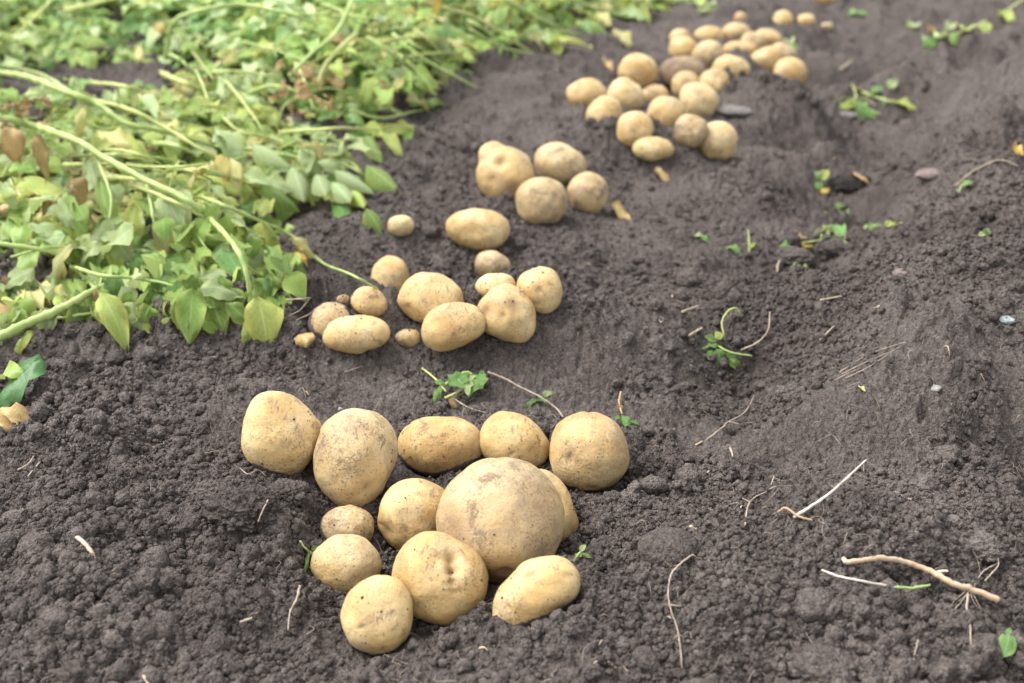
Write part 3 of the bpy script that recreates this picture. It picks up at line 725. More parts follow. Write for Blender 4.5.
def put_leaf(plant, base, d, nrm, L, width, kind, k, mat, name='leaf'):
    me = shape_mesh(kind, k, mat); x = Vector(d).normalized(); z = Vector(nrm); y = z.cross(x)
    if y.length < 1e-4: y = Vector((0, 1, 0)).cross(x)
    y.normalize(); z = x.cross(y)
    wsc = L if width is None else width/.68
    M = Matrix(((x.x*L, y.x*wsc, z.x*L, base[0]), (x.y*L, y.y*wsc, z.y*L, base[1]), (x.z*L, y.z*wsc, z.z*L, base[2]), (0, 0, 0, 1)))
    o = bpy.data.objects.new(name, me); col.objects.link(o)
    o.parent = plant; o.matrix_parent_inverse = Matrix.Translation(-Vector(plant.location)); o.matrix_basis = M
    return o

# footprint of the leafy bank on the ground
FP = [P0(*q)[:2] for q in ((-60, 350), (0, 343), (45, 325), (100, 320), (130, 330), (170, 326), (215, 338), (270, 342), (296, 305), (318, 278), (286, 236), (300, 212), (345, 208), (380, 226), (394, 185), (378, 155), (424, 120), (466, 98), (520, 66), (580, 42), (640, 24), (700, 8), (735, -8))]
FP = np.array([*FP, (1.25, 5.4), (-2.9, 5.4), (-1.25, 1.2)])
HOLE = [(P0(85, 84), .44, .46), (P0(293, 226), .05, .04), (P0(235, 302), .04, .03), (P0(185, 300), .0001, .0001)]
def inside(x, y, poly):
    c = np.zeros(np.shape(x), bool); n = len(poly)
    for i in range(n):
        x1, y1 = poly[i]; x2, y2 = poly[i-1]
        c ^= ((y1 > y) != (y2 > y)) & (x < (x2-x1)*(y-y1)/((y2-y1) if y2 != y1 else 1e-9)+x1)
    return c
def edge(x, y, poly):
    d = np.full(np.shape(x), 9.0); n = len(poly)
    for i in range(n):
        a = poly[i-1]; b = poly[i]; ab = b-a; t = np.clip(((x-a[0])*ab[0]+(y-a[1])*ab[1])/(ab@ab), 0, 1)
        d = np.minimum(d, np.hypot(x-a[0]-t*ab[0], y-a[1]-t*ab[1]))
    return d
BUSH = P0(255, 75)
def thick(x, y):
    t = np.where(inside(x, y, FP), .105*smooth(0, .12, edge(x, y, FP))*(1+.45*smooth(2.2, 3.0, y)), 0)
    t = t + inside(x, y, FP)*.11*np.exp(-((x-BUSH[0])**2/.40**2+(y-BUSH[1])**2/.34**2))
    for p, rx, ry in HOLE: t = t*(1-np.exp(-(((x-p[0])/rx)**2+((y-p[1])/ry)**2)**2))
    return t*(1+.35*vn(x*7, y*7, 61))
def canopy(x, y): return Hs(x, y)+thick(x, y)
def on_px(p):
    v = np.asarray(p)-CAM; s = v@FWD; return W/2+F*(v@RIGHT)/s, H/2-F*(v@UP)/s

GP = 'potato plants pulled up and piled along the row'
PL = {}
for key, px, py, lab in (
 ('front', 60, 300, 'uprooted potato plant with one thick green stem, lying by the bare soil bank'),
 ('fold', 225, 265, 'potato plant whose broad green leaves hang over the soil below the yellow sprig'),
 ('long', 70, 170, 'potato plant with two long arching yellow green stems over dried brown leaves'),
 ('mid', 185, 165, 'potato plant lying beside the long stems, mixed pale yellow and sage leaves'),
 ('pods', 320, 175, 'potato plant with pale folded leaves like pods, beside the lone small potato'),
 ('patch', 30, 45, 'potato plant behind the small patch of bare soil at the picture corner'),
 ('bush', 205, 55, 'bushy potato plant with an arching stem, standing behind the patch of bare soil'),
 ('brown', 315, 75, 'potato plant with a tangle of withered brown leaves in its middle'),
 ('cream', 405, 100, 'potato plant ending in two cream coloured leaves above the bare ridge'),
 ('dark', 430, 40, 'potato plant with dark gaps and one orange yellow leaf, further along the bank'),
 ('bright', 500, 55, 'bright green potato plant leaning over the ridge, between dark gaps and the yellow patched one'),
 ('spot', 590, 22, 'potato plant with bright yellow patches, just before the far end of the bank'),
 ('tail', 670, 5, 'low potato plant at the far end of the leafy bank'),
 ('back', 330, 12, 'potato plant at the back of the bank behind the withered tangle'),
 ('back2', 120, 8, 'potato plant across the far side of the bare soil patch, with a pale thick stem')):
    p = at(px, py); PL[key] = empty('potato_plant', p, lab, 'plant', GP); PL[key]['px'] = px; PL[key]['py'] = py
PLP = {k: np.array([o['px'], o['py']]) for k, o in PL.items()}
for o in PL.values(): del o['px']; del o['py']
def nearest_plant(px, py): return PL[min(PLP, key=lambda k: (PLP[k][0]-px)**2+(2.2*(PLP[k][1]-py))**2)]

def stem(plant, pts, r0, r1, mat=STEM, name='stem', surf=canopy, sides=9):
    """pts: (px, py, lift over the leaves)"""
    P = [at(a, b, (min(c, -.004) if (i == 0 and 4 < a < 1020 and b > 4 and r0 > .0029) else c), surf) for i, (a, b, c) in enumerate(pts)]
    v, f = tube(P, r0*.82, r1*.7, 9, sides, .07, int(pts[0][0]), .10, .22)
    return obj(name, mesh(name, v, f, mat), plant)
S_ = [
 ('long', [(-60, 62, .04), (0, 72, .03), (29, 77, .03), (67, 92, .035), (97, 104, .035), (126, 123, .02), (164, 131, .01), (214, 146, 0)], .0085, .0045, STEM),
 ('long', [(-50, 60, .03), (0, 66, .02), (40, 74, .02), (79, 98, .025)], .007, .005, STEM),
 ('long', [(-60, 100, .05), (0, 117, .05), (35, 126, .05), (73, 139, .05), (105, 158, .045), (146, 180, .04), (187, 200, .04), (211, 220, .05), (232, 243, .055), (245, 268, .05), (253, 313, .005)], .0075, .0034, STEM),
 ('long', [(91, 148, .045), (102, 171, .03), (111, 198, .02), (108, 227, .005)], .0028, .0020, STEM),
 ('long', [(146, 180, .04), (151, 206, .02), (155, 228, .0)], .003, .002, STEM),
 ('front', [(-50, 356, .02), (0, 336, .03), (32, 321, .03), (64, 307, .03), (93, 291, .02), (120, 283, .01)], .0078, .0052, STEM),
 ('front', [(-50, 243, .02), (0, 244, .02), (48, 251, .02), (72, 262, .0)], .005, .003, STEM),
 ('front', [(72, 266, .04), (100, 275, .04), (135, 278, .03), (174, 286, .02), (200, 299, .0)], .0030, .0018, STEM),
 ('front', [(70, 266, .04), (85, 278, .035), (101, 295, .03), (112, 310, .02)], .0026, .0018, STEM),
 ('front', [(30, 322, .01), (60, 318, .01), (95, 313, .01), (130, 316, .0)], .003, .0015, STEM),
 ('mid', [(79, 98, .03), (123, 107, .03), (164, 127, .03), (205, 151, .02), (240, 168, .01)], .0050, .003, STEMY),
 ('mid', [(82, 82, .02), (117, 85, .02), (143, 92, .01), (165, 100, 0)], .0055, .004, STEMY),
 ('mid', [(126, 165, .02), (160, 167, .03), (200, 165, .03), (240, 158, .02), (270, 150, .01)], .003, .002, STEMY),
 ('mid', [(200, 196, .02), (225, 206, .02), (262, 222, .02), (292, 236, .015), (322, 262, .02), (350, 274, .02), (378, 289, .012)], .0038, .0016, STEM),
 ('mid', [(217, 110, .03), (238, 130, .03), (273, 138, .02), (300, 150, 0)], .0035, .002, STEMY),
 ('pods', [(215, 146, .02), (255, 150, .02), (300, 158, .02), (335, 172, .015), (370, 186, .0)], .004, .002, STEM),
 ('pods', [(280, 132, .03), (310, 130, .03), (345, 128, .03), (378, 130, .01)], .004, .0028, STEMY),
 ('bush', [(159, 72, .01), (180, 81, .02), (202, 90, .02)], .008, .006, STEMY),
 ('bush', [(165, 60, .03), (173, 24, .10), (202, 10, .13), (245, 5, .13), (289, 14, .11), (315, 24, .06)], .0065, .0035, STEM),
 ('brown', [(360, -14, .06), (352, 2, .08), (336, 32, .07), (311, 54, .05), (289, 76, .02)], .006, .004, STEM),
 ('brown', [(356, 34, .04), (340, 48, .04), (325, 65, .03), (318, 82, .01)], .005, .004, STEMY),
 ('bush', [(238, 100, .03), (268, 86, .02), (300, 92, .02), (330, 104, .01)], .005, .003, STEM),
 ('back2', [(65, 11, .04), (90, 5, .04), (125, -4, .04)], .009, .006, STEMY),
 ('patch', [(-20, 60, .02), (15, 36, .03), (40, 12, .02), (60, -8, .02)], .007, .005, STEMY),
 ('dark', [(393, 34, .03), (422, 58, .03), (476, 87, .02)], .006, .003, STEM),
 ('dark', [(420, 2, .04), (450, 10, .04), (476, 18, .03), (512, 40, .02), (540, 58, .0)], .007, .004, STEMY),
 ('bright', [(505, 0, .04), (552, 25, .03), (580, 36, .01)], .006, .004, STEM),
 ('bright', [(470, 30, .03), (505, 48, .03), (545, 56, .0)], .005, .003, STEM),
 ('spot', [(560, -6, .04), (600, 10, .03), (640, 20, .0)], .006, .004, STEM),
 ('cream', [(350, 110, .02), (380, 118, .02), (412, 112, .02), (430, 108, .0)], .004, .002, STEM)]
for k, pts, r0, r1, m in S_: stem(PL[k], pts, r0, r1, m)
sr = random.Random(31)
for i in range(46):     # more haulms arching over the leaves, mostly leaning towards the dug row
    k = sr.choice(['bush', 'brown', 'back', 'back', 'cream', 'dark', 'bright', 'spot', 'mid', 'pods', 'bush', 'long', 'patch', 'dark', 'bush'])
    x, y = PLP[k]+np.array([sr.uniform(-55, 40), sr.uniform(-26, 26)]); Ls = sr.uniform(40, 110); a = math.radians(sr.uniform(-75, 25)); h = sr.uniform(.02, .06)
    if k in ('mid', 'long', 'pods'): a = math.radians(sr.uniform(-35, 5)); h *= .6
    pts = [(x+math.cos(a)*Ls*s, y-math.sin(a)*Ls*s*.7+18*s*s-8*s, -.01 if s == 0 else h*(4*s*(1-s)+.15)+sr.uniform(-.005, .005)) for s in (0, .2, .42, .65, .85, 1)]
    if max(p[1] for p in pts) > 240 or any(thick(*[np.array([v]) for v in at(p[0], p[1])[:2]])[0] < .02 for p in pts): continue
    stem(PL[k], pts, sr.uniform(.003, .006), .0018, STEMY if sr.random() < .4 else STEM)

# leaves set by hand: base, tip, width in picture measure, lift, form, colour
HL = [
 ('front', 74, 243, 40, 283, 27, .035, 'bent', 'yellow'), ('front', 66, 236, 27, 238, 21, .03, 'flat', 'sage'), ('front', 134, 224, 88, 260, 34, .03, 'flat', 'sage'),
 ('front', 102, 244, 76, 264, 20, .035, 'flat', 'sage'), ('front', 100, 292, 128, 343, 37, .03, 'flat', 'lime'), ('front', 34, 267, -4, 287, 25, .03, 'bent', 'sage'),
 ('fold', 198, 290, 246, 287, 27, .03, 'bent', 'sage'), ('front', 144, 278, 88, 266, 28, .03, 'bent', 'sage'), ('fold', 182, 286, 153, 326, 36, .02, 'bent', 'green'),
 ('fold', 193, 289, 189, 341, 38, .025, 'flat', 'green'), ('fold', 209, 292, 224, 334, 32, .02, 'bent', 'green'), ('fold', 226, 302, 252, 321, 22, .025, 'bent', 'green'),
 ('fold', 257, 296, 270, 349, 42, .018, 'flat', 'lime'), ('fold', 251, 315, 242, 350, 16, .015, 'bent', 'lime'), ('front', 144, 303, 147, 324, 18, .02, 'bent', 'lime'),
 ('long', 211, 217, 187, 247, 31, .02, 'bent', 'green'), ('fold', 226, 253, 260, 296, 36, .015, 'flat', 'deep'), ('fold', 245, 234, 274, 257, 26, .03, 'bent', 'sage'),
 ('fold', 233, 218, 256, 235, 21, .03, 'flat', 'sage'), ('fold', 262, 222, 292, 241, 25, .03, 'pod', 'lime'), ('fold', 270, 251, 291, 280, 22, .01, 'bent', 'green'),
 ('mid', 283, 262, 294, 304, 14, .012, 'bent', 'yellow'), ('mid', 290, 238, 324, 256, 13, .02, 'bent', 'yellow'), ('mid', 302, 250, 307, 273, 14, .015, 'crumple', 'gold'), ('mid', 292, 254, 318, 268, 12, .015, 'crumple', 'gold'),
 ('front', 34, 332, 6, 355, 20, .015, 'bent', 'lime'), ('front', 54, 287, 38, 300, 17, .03, 'flat', 'sage'), ('front', 22, 293, 36, 316, 19, .02, 'flat', 'sage'),
 ('front', 2, 278, 20, 292, 18, .02, 'crumple', 'dry'), ('front', -6, 305, 14, 318, 20, .01, 'crumple', 'dry'), ('front', 95, 290, 108, 312, 16, .02, 'crumple', 'dry'),
 ('front', 160, 258, 128, 250, 26, .03, 'bent', 'green'), ('front', 178, 262, 206, 284, 30, .02, 'flat', 'green'), ('front', 60, 262, 52, 282, 24, .01, 'bent', 'green'),
 ('front', 110, 296, 70, 300, 30, .0, 'bent', 'lime'), ('fold', 232, 268, 236, 300, 32, .0, 'bent', 'deep'), ('fold', 172, 290, 166, 318, 30, .0, 'bent', 'deep'),
 ('mid', 142, 97, 178, 121, 23, .03, 'flat', 'sage'), ('mid', 200, 106, 239, 100, 24, .05, 'cup', 'lime'), ('long', 84, 106, 74, 134, 16, .035, 'bent', 'yellow'),
 ('long', 99, 130, 142, 147, 24, .035, 'flat', 'yellow'), ('long', 8, 126, 24, 173, 30, .055, 'crumple', 'dry'), ('long', 34, 138, 54, 176, 24, .055, 'crumple', 'dry'),
 ('long', 72, 179, 98, 214, 20, .055, 'crumple', 'dry'), ('long', 88, 156, 98, 186, 22, .02, 'bent', 'sage'), ('mid', 215, 132, 243, 160, 28, .03, 'bent', 'sage'),
 ('mid', 212, 166, 180, 175, 23, .03, 'bent', 'yellow'), ('mid', 231, 158, 238, 188, 19, .03, 'flat', 'yellow'), ('mid', 162, 188, 183, 230, 34, .025, 'flat', 'sage'),
 ('mid', 196, 218, 201, 250, 34, .015, 'bent', 'green'), ('mid', 204, 203, 230, 233, 28, .02, 'bent', 'green'), ('long', 135, 204, 127, 241, 26, .02, 'bent', 'lime'),
 ('front', 26, 222, 63, 237, 22, .03, 'flat', 'sage'), ('long', 54, 198, 4, 207, 22, .03, 'bent', 'sage'), ('long', -2, 180, 16, 206, 18, .03, 'flat', 'sage'),
 ('long', 100, 178, 107, 226, 22, .015, 'bent', 'green'), ('mid', 62, 79, 86, 90, 15, .02, 'flat', 'sage'), ('mid', 116, 97, 141, 104, 13, .03, 'flat', 'sage'),
 ('pods', 216, 129, 248, 158, 27, .03, 'flat', 'sage'), ('pods', 252, 144, 304, 170, 27, .03, 'pod', 'sage'), ('mid', 216, 161, 237, 188, 22, .03, 'flat', 'yellow'),
 ('pods', 324, 150, 362, 159, 25, .03, 'flat', 'sage'), ('pods', 301, 144, 332, 155, 13, .04, 'flat', 'yellow'), ('pods', 366, 134, 388, 167, 18, .02, 'pod', 'green'),
 ('cream', 383, 133, 406, 156, 16, .02, 'flat', 'lime'), ('cream', 406, 130, 414, 160, 13, .0, 'flat', 'green'), ('cream', 407, 98, 433, 107, 20, .02, 'cup', 'yellow'),
 ('cream', 396, 92, 410, 64, 11, .05, 'cup', 'yellow'), ('mid', 237, 222, 277, 243, 25, .03, 'pod', 'lime'), ('fold', 251, 236, 262, 262, 24, .02, 'bent', 'green'),
 # the folded pod like leaves
 ('pods', 292, 166, 308, 206, 26, .035, 'pod', 'sage'), ('pods', 316, 174, 336, 217, 26, .035, 'pod', 'sage'), ('pods', 260, 182, 304, 206, 26, .03, 'pod', 'green'),
 ('pods', 332, 182, 372, 216, 24, .03, 'pod', 'sage'), ('pods', 334, 170, 380, 190, 22, .035, 'pod', 'sage'), ('pods', 366, 165, 406, 192, 28, .02, 'pod', 'green'),
 ('pods', 318, 162, 366, 152, 26, .04, 'pod', 'sage'), ('pods', 300, 148, 322, 172, 26, .03, 'bent', 'sage'), ('pods', 352, 190, 376, 210, 18, .01, 'pod', 'lime'),
 ('pods', 366, 208, 386, 236, 20, .01, 'pod', 'green'), ('pods', 336, 206, 366, 226, 22, .0, 'bent', 'deep'), ('pods', 276, 160, 254, 184, 22, .02, 'bent', 'green'),
 ('pods', 350, 176, 392, 172, 20, .03, 'pod', 'green'), ('pods', 345, 140, 330, 162, 20, .02, 'bent', 'sage'), ('pods', 268, 198, 236, 206, 24, .02, 'bent', 'lime'),
 ('pods', 250, 170, 272, 192, 24, .01, 'bent', 'lime'),
 ('bush', 160, 30, 156, 10, 14, .04, 'bent', 'gold'), ('bush', 190, 40, 186, 64, 20, .04, 'bent', 'green'), ('bush', 140, 44, 134, 62, 12, .02, 'bent', 'yellow'),
 ('dark', 432, -4, 440, 14, 18, .06, 'flat', 'gold'), ('spot', 614, 28, 632, 42, 18, .03, 'flat', 'yellow'), ('spot', 596, 14, 612, 22, 14, .04, 'flat', 'yellow'), ('dark', 530, 36, 546, 48, 14, .04, 'cup', 'yellow'),
 ('back', 376, 22, 392, 12, 16, .08, 'flat', 'sage'), ('back', 360, 24, 378, 30, 18, .08, 'flat', 'green'),
]
for i in range(14):   # the withered tangle
    a = random.Random(i); x = 300+a.uniform(-28, 32); y = 82+a.uniform(-20, 24)
    HL.append(('brown', x, y, x+a.uniform(-14, 14), y+a.uniform(4, 18), 12, .045, 'crumple', 'dry'))
for i in range(16):
    a = random.Random(50+i); x = a.uniform(-10, 45); y = a.uniform(96, 120)
    HL.append(('long', x, y, x+a.uniform(-16, 16), y+a.uniform(-6, 12), 9, .055, 'crumple', 'dry'))
# the hanging fringe where the heap ends on the soil
fr = random.Random(5)
for i in range(150):
    x = fr.uniform(-20, 292); y = np.interp(x, [-20, 45, 100, 200, 270, 292], [322, 300, 296, 306, 306, 262])+fr.uniform(-34, 10)
    if 205 < x < 262 and y > 300: continue
    x1 = x+fr.uniform(-12, 22); y1 = y+fr.uniform(8, 30)
    HL.append(('fold' if x > 150 else 'front', x, y, x1, y1, fr.uniform(20, 32), fr.uniform(.0, .02), fr.choice(('flat', 'bent', 'bent', 'cup')), fr.choice(('sage', 'green', 'green', 'lime', 'deep', 'sage', 'yellow' if x < 120 else 'green'))))
for i in range(60):
    x = fr.uniform(60, 290); y = fr.uniform(185, 300)
    HL.append(('fold' if x > 150 else 'front', x, y, x+fr.uniform(-8, 26), y+fr.uniform(2, 24), fr.uniform(20, 32), fr.uniform(-.01, .01), fr.choice(('flat', 'bent', 'cup')), fr.choice(('sage', 'green', 'lime', 'deep', 'green'))))
for k, x0, y0, x1, y1, w, lift, kind, mat in HL:
    b = at(x0, y0, lift+.012, canopy); t = at(x1, y1, max(lift-.008, .006), canopy)
    d = t-b; L = np.linalg.norm(d); zz = zi(b)
    mx = (.055 if w > 17 else .034) if kind == 'crumple' else .075
    if L > mx: t = b+d*mx/L; d = t-b; L = mx
    if L < .03 and kind != 'crumple': d = d*.03/L; L = .03
    wm = w/F*zz; h = random.Random(int(x0*7+y0*13))
    nrm = np.array([h.uniform(-.3, .3), -.35+h.uniform(-.25, .25), 1.0])
    if kind == 'crumple' and w < 16: d = np.array([h.uniform(-1, 1), h.uniform(-.6, .6), h.uniform(-.6, .4)])*.02; nrm = np.array([h.uniform(-1, 1), h.uniform(-1, .3), .7])
    put_leaf(PL[k], b, d, nrm, L*1.04, wm, kind, h.randrange(4), mat)

# the rest of the leaves: compound leaves laid over one another
R = random.Random(77)
MIXES = {'front': 'sage sage green lime lime green yellow', 'fold': 'green green green deep sage lime', 'long': 'sage lime green yellow lime green sage dry', 'mid': 'sage sage lime lime green yellow',
 'pods': 'green sage green lime deep', 'patch': 'green deep green sage', 'bush': 'green green sage lime deep yellow', 'brown': 'green green lime sage green dry', 'cream': 'green lime green sage yellow',
 'dark': 'green green lime deep yellow sage', 'bright': 'green lime green sage', 'spot': 'green lime yellow sage green', 'tail': 'green lime sage', 'back': 'green sage lime', 'back2': 'green sage deep lime'}
DIRS = {'front': -10, 'fold': -45, 'long': -25, 'mid': -20, 'pods': -35, 'bush': 20, 'brown': 10, 'cream': -10}
COUNT = {}
def compound(px_key, base, head, L, k_leaflets, low, size, mass=None):
    plant = PL[px_key]; mats = MIXES[px_key].split()
    dx, dy = math.cos(head), math.sin(head); rise = R.uniform(.05, .5); drop = rise+R.uniform(.0, .5)
    pts = []
    for s in np.linspace(0, 1, 7):
        x = base[0]+dx*L*s; y = base[1]+dy*L*s
        z = max(base[2]+L*(rise*s-drop*s*s), float(Hs(np.array([x]), np.array([y]))[0])+.006); pts.append((x, y, z))
    pts = np.array(pts)
    if not low:
        v, f = tube(pts[::2], .0018, .0010, 3, 5); obj('leaf_stalk', mesh('leaf_stalk', v, f, STEM), plant)
    m0 = R.choice(mats)
    spots = [(.35, 1, .7), (.38, -1, .7), (.62, 1, .9), (.66, -1, .9), (.86, 1, 1.0), (.9, -1, 1.0), (1, 0, 1.15)]
    if k_leaflets < 7: spots = spots[2:]
    for s, side, sz in spots:
        i = min(int(s*6), 5); q = pts[i]+(pts[i+1]-pts[i])*(s*6-i)
        a = head+side*math.radians(R.uniform(48, 78)); L2 = size*sz*R.uniform(.85, 1.15)
        pit = R.uniform(-.65, .35)
        d = (math.cos(a), math.sin(a), pit)
        nrm = (R.gauss(0, .36)-.25*side*dy, R.gauss(-.18, .36)+.25*side*dx, 1)
        if q[2]+pit*L2 < float(Hs(np.array([q[0]+d[0]*L2]), np.array([q[1]+d[1]*L2]))[0])+.003: d = (d[0], d[1], .05)
        mt = m0 if R.random() < .72 else R.choice(mats)
        kind = 'crumple' if mt == 'dry' else R.choice(('flat', 'flat', 'bent', 'bent', 'cup'))
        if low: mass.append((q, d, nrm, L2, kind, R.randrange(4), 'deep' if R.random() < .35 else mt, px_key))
        else: put_leaf(plant, q, d, nrm, L2, None, kind, R.randrange(4), mt); COUNT[px_key] = COUNT.get(px_key, 40)+1
def scatter(n, low, mass):
    c = 0; tries = 0
    while c < n and tries < 60000:
        tries += 1
        y = R.uniform(1.2, 4.6); x = R.uniform(-2.3, 1.0)
        if not inside(np.array([x]), np.array([y]), FP)[0]: continue
        th = float(thick(np.array([x]), np.array([y]))[0]); gz = float(Hs(np.array([x]), np.array([y]))[0])
        if th < .014: continue
        e = float(edge(np.array([x]), np.array([y]), FP)[0])
        if e < .035: continue
        z = gz+th*(R.uniform(.05, .45) if low else R.uniform(.55, 1.1))
        px, py = on_px((x, y, z))
        if px < -70 or py < -50: continue
        if not low and 210 < px < 410 and 150 < py < 240 and R.random() < .75: continue   # the pod leaves lie open here
        key = min(PLP, key=lambda k: (PLP[k][0]-px)**2+(2.2*(PLP[k][1]-py))**2)
        head = math.radians(DIRS.get(key, R.uniform(-180, 180))+R.gauss(0, 60))
        L = R.uniform(.09, .15)
        ex, ey = x+math.cos(head)*(L+.03), y+math.sin(head)*(L+.03)
        if not inside(np.array([ex]), np.array([ey]), FP)[0] or thick(np.array([ex]), np.array([ey]))[0] < .006: 
            if R.random() < .93: continue
            L *= .5
        full = COUNT.get(key, 40) > 290
        compound(key, (x, y, z), head, L, 7 if R.random() < .6 else 5, low or full, R.uniform(.046, .066)*(1.12 if y > 2.4 else 1), mass)
        c += 1
MASS = []
scatter(680, False, MASS)
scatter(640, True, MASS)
def build_mass():
    by = {}
    for m in MASS: by.setdefault(m[7], []).append(m)
    for key, ms in by.items():
        V = []; Fc = []; UV = []; MI = []; mats = sorted({m[6] for m in ms}); n0 = 0
        for q, d, nrm, L, kind, k, mt, _ in ms:
            me = shape_mesh(kind, k, mt); n = len(me.vertices); co = np.empty(n*3, np.float32); me.vertices.foreach_get('co', co); co = co.reshape(-1, 3)
            x = Vector(d).normalized(); y = Vector(nrm).cross(x).normalized(); z = x.cross(y)
            V.append((co @ np.array([x, y, z]))*L+np.array(q)); idx = np.empty(len(me.polygons)*4, np.int32); me.polygons.foreach_get('vertices', idx)
            Fc.append(idx.reshape(-1, 4)+n0); n0 += n; MI += [mats.index(mt)]*len(me.polygons)
            g = np.linspace(0, 1, 9); h = np.linspace(0, 1, 7); UV.append(np.array([(a, b) for a in g for b in h]))
        me = mesh('under_leaves', np.vstack(V), np.vstack(Fc), [LEAF[m] for m in mats], uv=np.vstack(UV), midx=MI)
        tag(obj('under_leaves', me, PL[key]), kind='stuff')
build_mass()
# ------------------------------------------------------------------ weeds, straws, roots on the bare soil
def weed(name, px, py, label, cat, stems, leaves, group=None):
    root = empty(name, at(px, py), label, cat, group)
    for pts, r0, r1, m in stems:
        P = [atf(a, b, c) for a, b, c in pts]; v, f = tube(P, r0, r1, 6, 6, .08, int(px)); obj('stem', mesh('stem', v, f, m), root)
    for i, (x0, y0, l0, x1, y1, l1, w, kind, mat) in enumerate(leaves):
        b = atf(x0, y0, l0); t = atf(x1, y1, l1); d = t-b; L = np.linalg.norm(d); mx = 30/F*zi(b)
        if L > mx: d = d*mx/L; d[2] = min(d[2], .3*mx); L = mx
        put_leaf(root, b, d, (0.1*math.sin(i*2.4), -.45+.2*math.cos(i*3.1), 1), L, (1.3 if py < 280 else 1.0)*w/F*zi(b), kind, i % 4, mat)
    return root
GW = 'weed seedlings scattered on the soil'
weed('weed', 462, 400, 'jagged green weed sprig standing right behind the oblong potato', 'weed',
 [([(422, 368, .002), (432, 376, .008), (440, 384, .01), (446, 392, .004)], .0010, .0014, STEMY), ([(440, 388, .004), (452, 380, .018), (466, 372, .022), (478, 378, .015)], .0016, .0012, STEM), ([(445, 398, .006), (458, 392, .012), (468, 386, .014)], .0016, .0012, STEMY)],
 [(476, 374, .02, 461, 414, .004, 27, 'jag', 'weed'), (450, 386, .022, 470, 370, .028, 20, 'jag', 'weed'), (480, 388, .02, 482, 362, .034, 13, 'jag', 'weed'), (440, 386, .012, 434, 402, .006, 9, 'bent', 'weed'), (448, 398, .01, 460, 406, .004, 10, 'bent', 'dry'), (446, 384, .012, 432, 380, .014, 7, 'flat', 'weed'), (462, 376, .02, 474, 402, .01, 20, 'jag', 'sage')])
weed('weed', 540, 398, 'small weed with a creeping pale stem between the jagged sprig and the round potato', 'weed',
 [([(488, 372, .006), (505, 379, .010), (522, 388, .010), (540, 397, .008), (556, 408, .005), (563, 417, .003)], .0012, .0010, ROOT)],
 [(544, 396, .008, 517, 404, .003, 9, 'bent', 'weed'), (542, 396, .01, 556, 390, .016, 9, 'flat', 'sage'), (540, 398, .01, 550, 402, .006, 7, 'bent', 'weed')], GW)
weed('weed', 310, 552, 'thin green shoots beside the small smooth potato of the front heap', 'weed', [([(300, 541, .012), (305, 548, .010), (312, 554, .006)], .0010, .0008, STEMY)],
 [(310, 551, .012, 303, 568, .006, 5, 'bent', 'weed'), (311, 550, .012, 319, 545, .016, 5, 'cup', 'weed'), (308, 550, .010, 316, 556, .012, 5, 'bent', 'sage')], GW)
weed('weed', 580, 552, 'tiny seedling with curled grey green leaves beside the half sunk potato', 'weed', [([(574, 562, .002), (577, 556, .008), (581, 551, .010)], .0009, .0008, STEM)],
 [(580, 552, .010, 573, 558, .004, 8, 'bent', 'sage'), (580, 551, .012, 586, 544, .018, 7, 'cup', 'sage'), (581, 552, .010, 591, 556, .008, 5, 'bent', 'weed')], GW)
weed('weed', 622, 420, 'small weed with a brown shrivelled stalk behind the round potato', 'weed', [([(621, 392, .01), (619, 402, .012), (622, 414, .006)], .0012, .0010, STEMD)],
 [(622, 414, .010, 630, 424, .004, 9, 'bent', 'weed'), (618, 404, .014, 624, 412, .008, 8, 'crumple', 'dry'), (620, 416, .012, 613, 421, .006, 6, 'flat', 'weed'), (630, 420, .006, 640, 424, .004, 5, 'flat', 'weed')], GW)
weed('weed', 720, 350, 'bright green weed with curved dry stalks in the middle of the furrow side', 'weed',
 [([(724, 336, .004), (722, 322, .02), (728, 311, .03), (736, 308, .03), (740, 314, .02)], .0012, .0009, STEMY), ([(741, 350, .002), (758, 342, .006), (768, 330, .012), (770, 312, .018)], .0011, .0008, STRAW), ([(716, 345, .008), (730, 352, .01), (752, 356, .004)], .0014, .0010, STEM)],
 [(718, 345, .012, 701, 346, .006, 10, 'flat', 'weed'), (716, 342, .014, 704, 335, .014, 10, 'cup', 'weed'), (720, 340, .014, 716, 330, .02, 9, 'cup', 'lime'), (716, 348, .012, 724, 368, .003, 14, 'bent', 'weed'), (724, 352, .012, 750, 364, .003, 14, 'bent', 'weed'), (728, 358, .008, 742, 371, .002, 10, 'bent', 'green'), (712, 350, .012, 708, 360, .003, 10, 'bent', 'weed')], GW)
weed('weed', 832, 222, 'patch of low weeds with an orange withered leaf, below the black wet clod', 'weed',
 [([(777, 272, .002), (779, 262, .008), (786, 254, .008), (800, 248, .004)], .0015, .0012, STRAW), ([(780, 246, .004), (800, 243, .004), (822, 240, .004)], .0013, .001, STEM)],
 [(798, 244, .006, 818, 238, .006, 14, 'crumple', 'gold'), (800, 238, .010, 808, 230, .014, 10, 'crumple', 'dry'), (780, 247, .008, 796, 243, .006, 9, 'flat', 'weed'), (826, 248, .006, 842, 238, .01, 10, 'flat', 'weed'), (832, 226, .006, 848, 236, .006, 12, 'flat', 'weed'), (826, 214, .006, 838, 224, .008, 10, 'bent', 'lime'), (838, 212, .006, 856, 220, .008, 8, 'flat', 'weed'), (845, 240, .006, 838, 250, .006, 8, 'bent', 'sage'), (828, 232, .006, 822, 222, .01, 7, 'cup', 'lime'), (834, 206, .006, 846, 204, .01, 7, 'flat', 'weed')], GW)
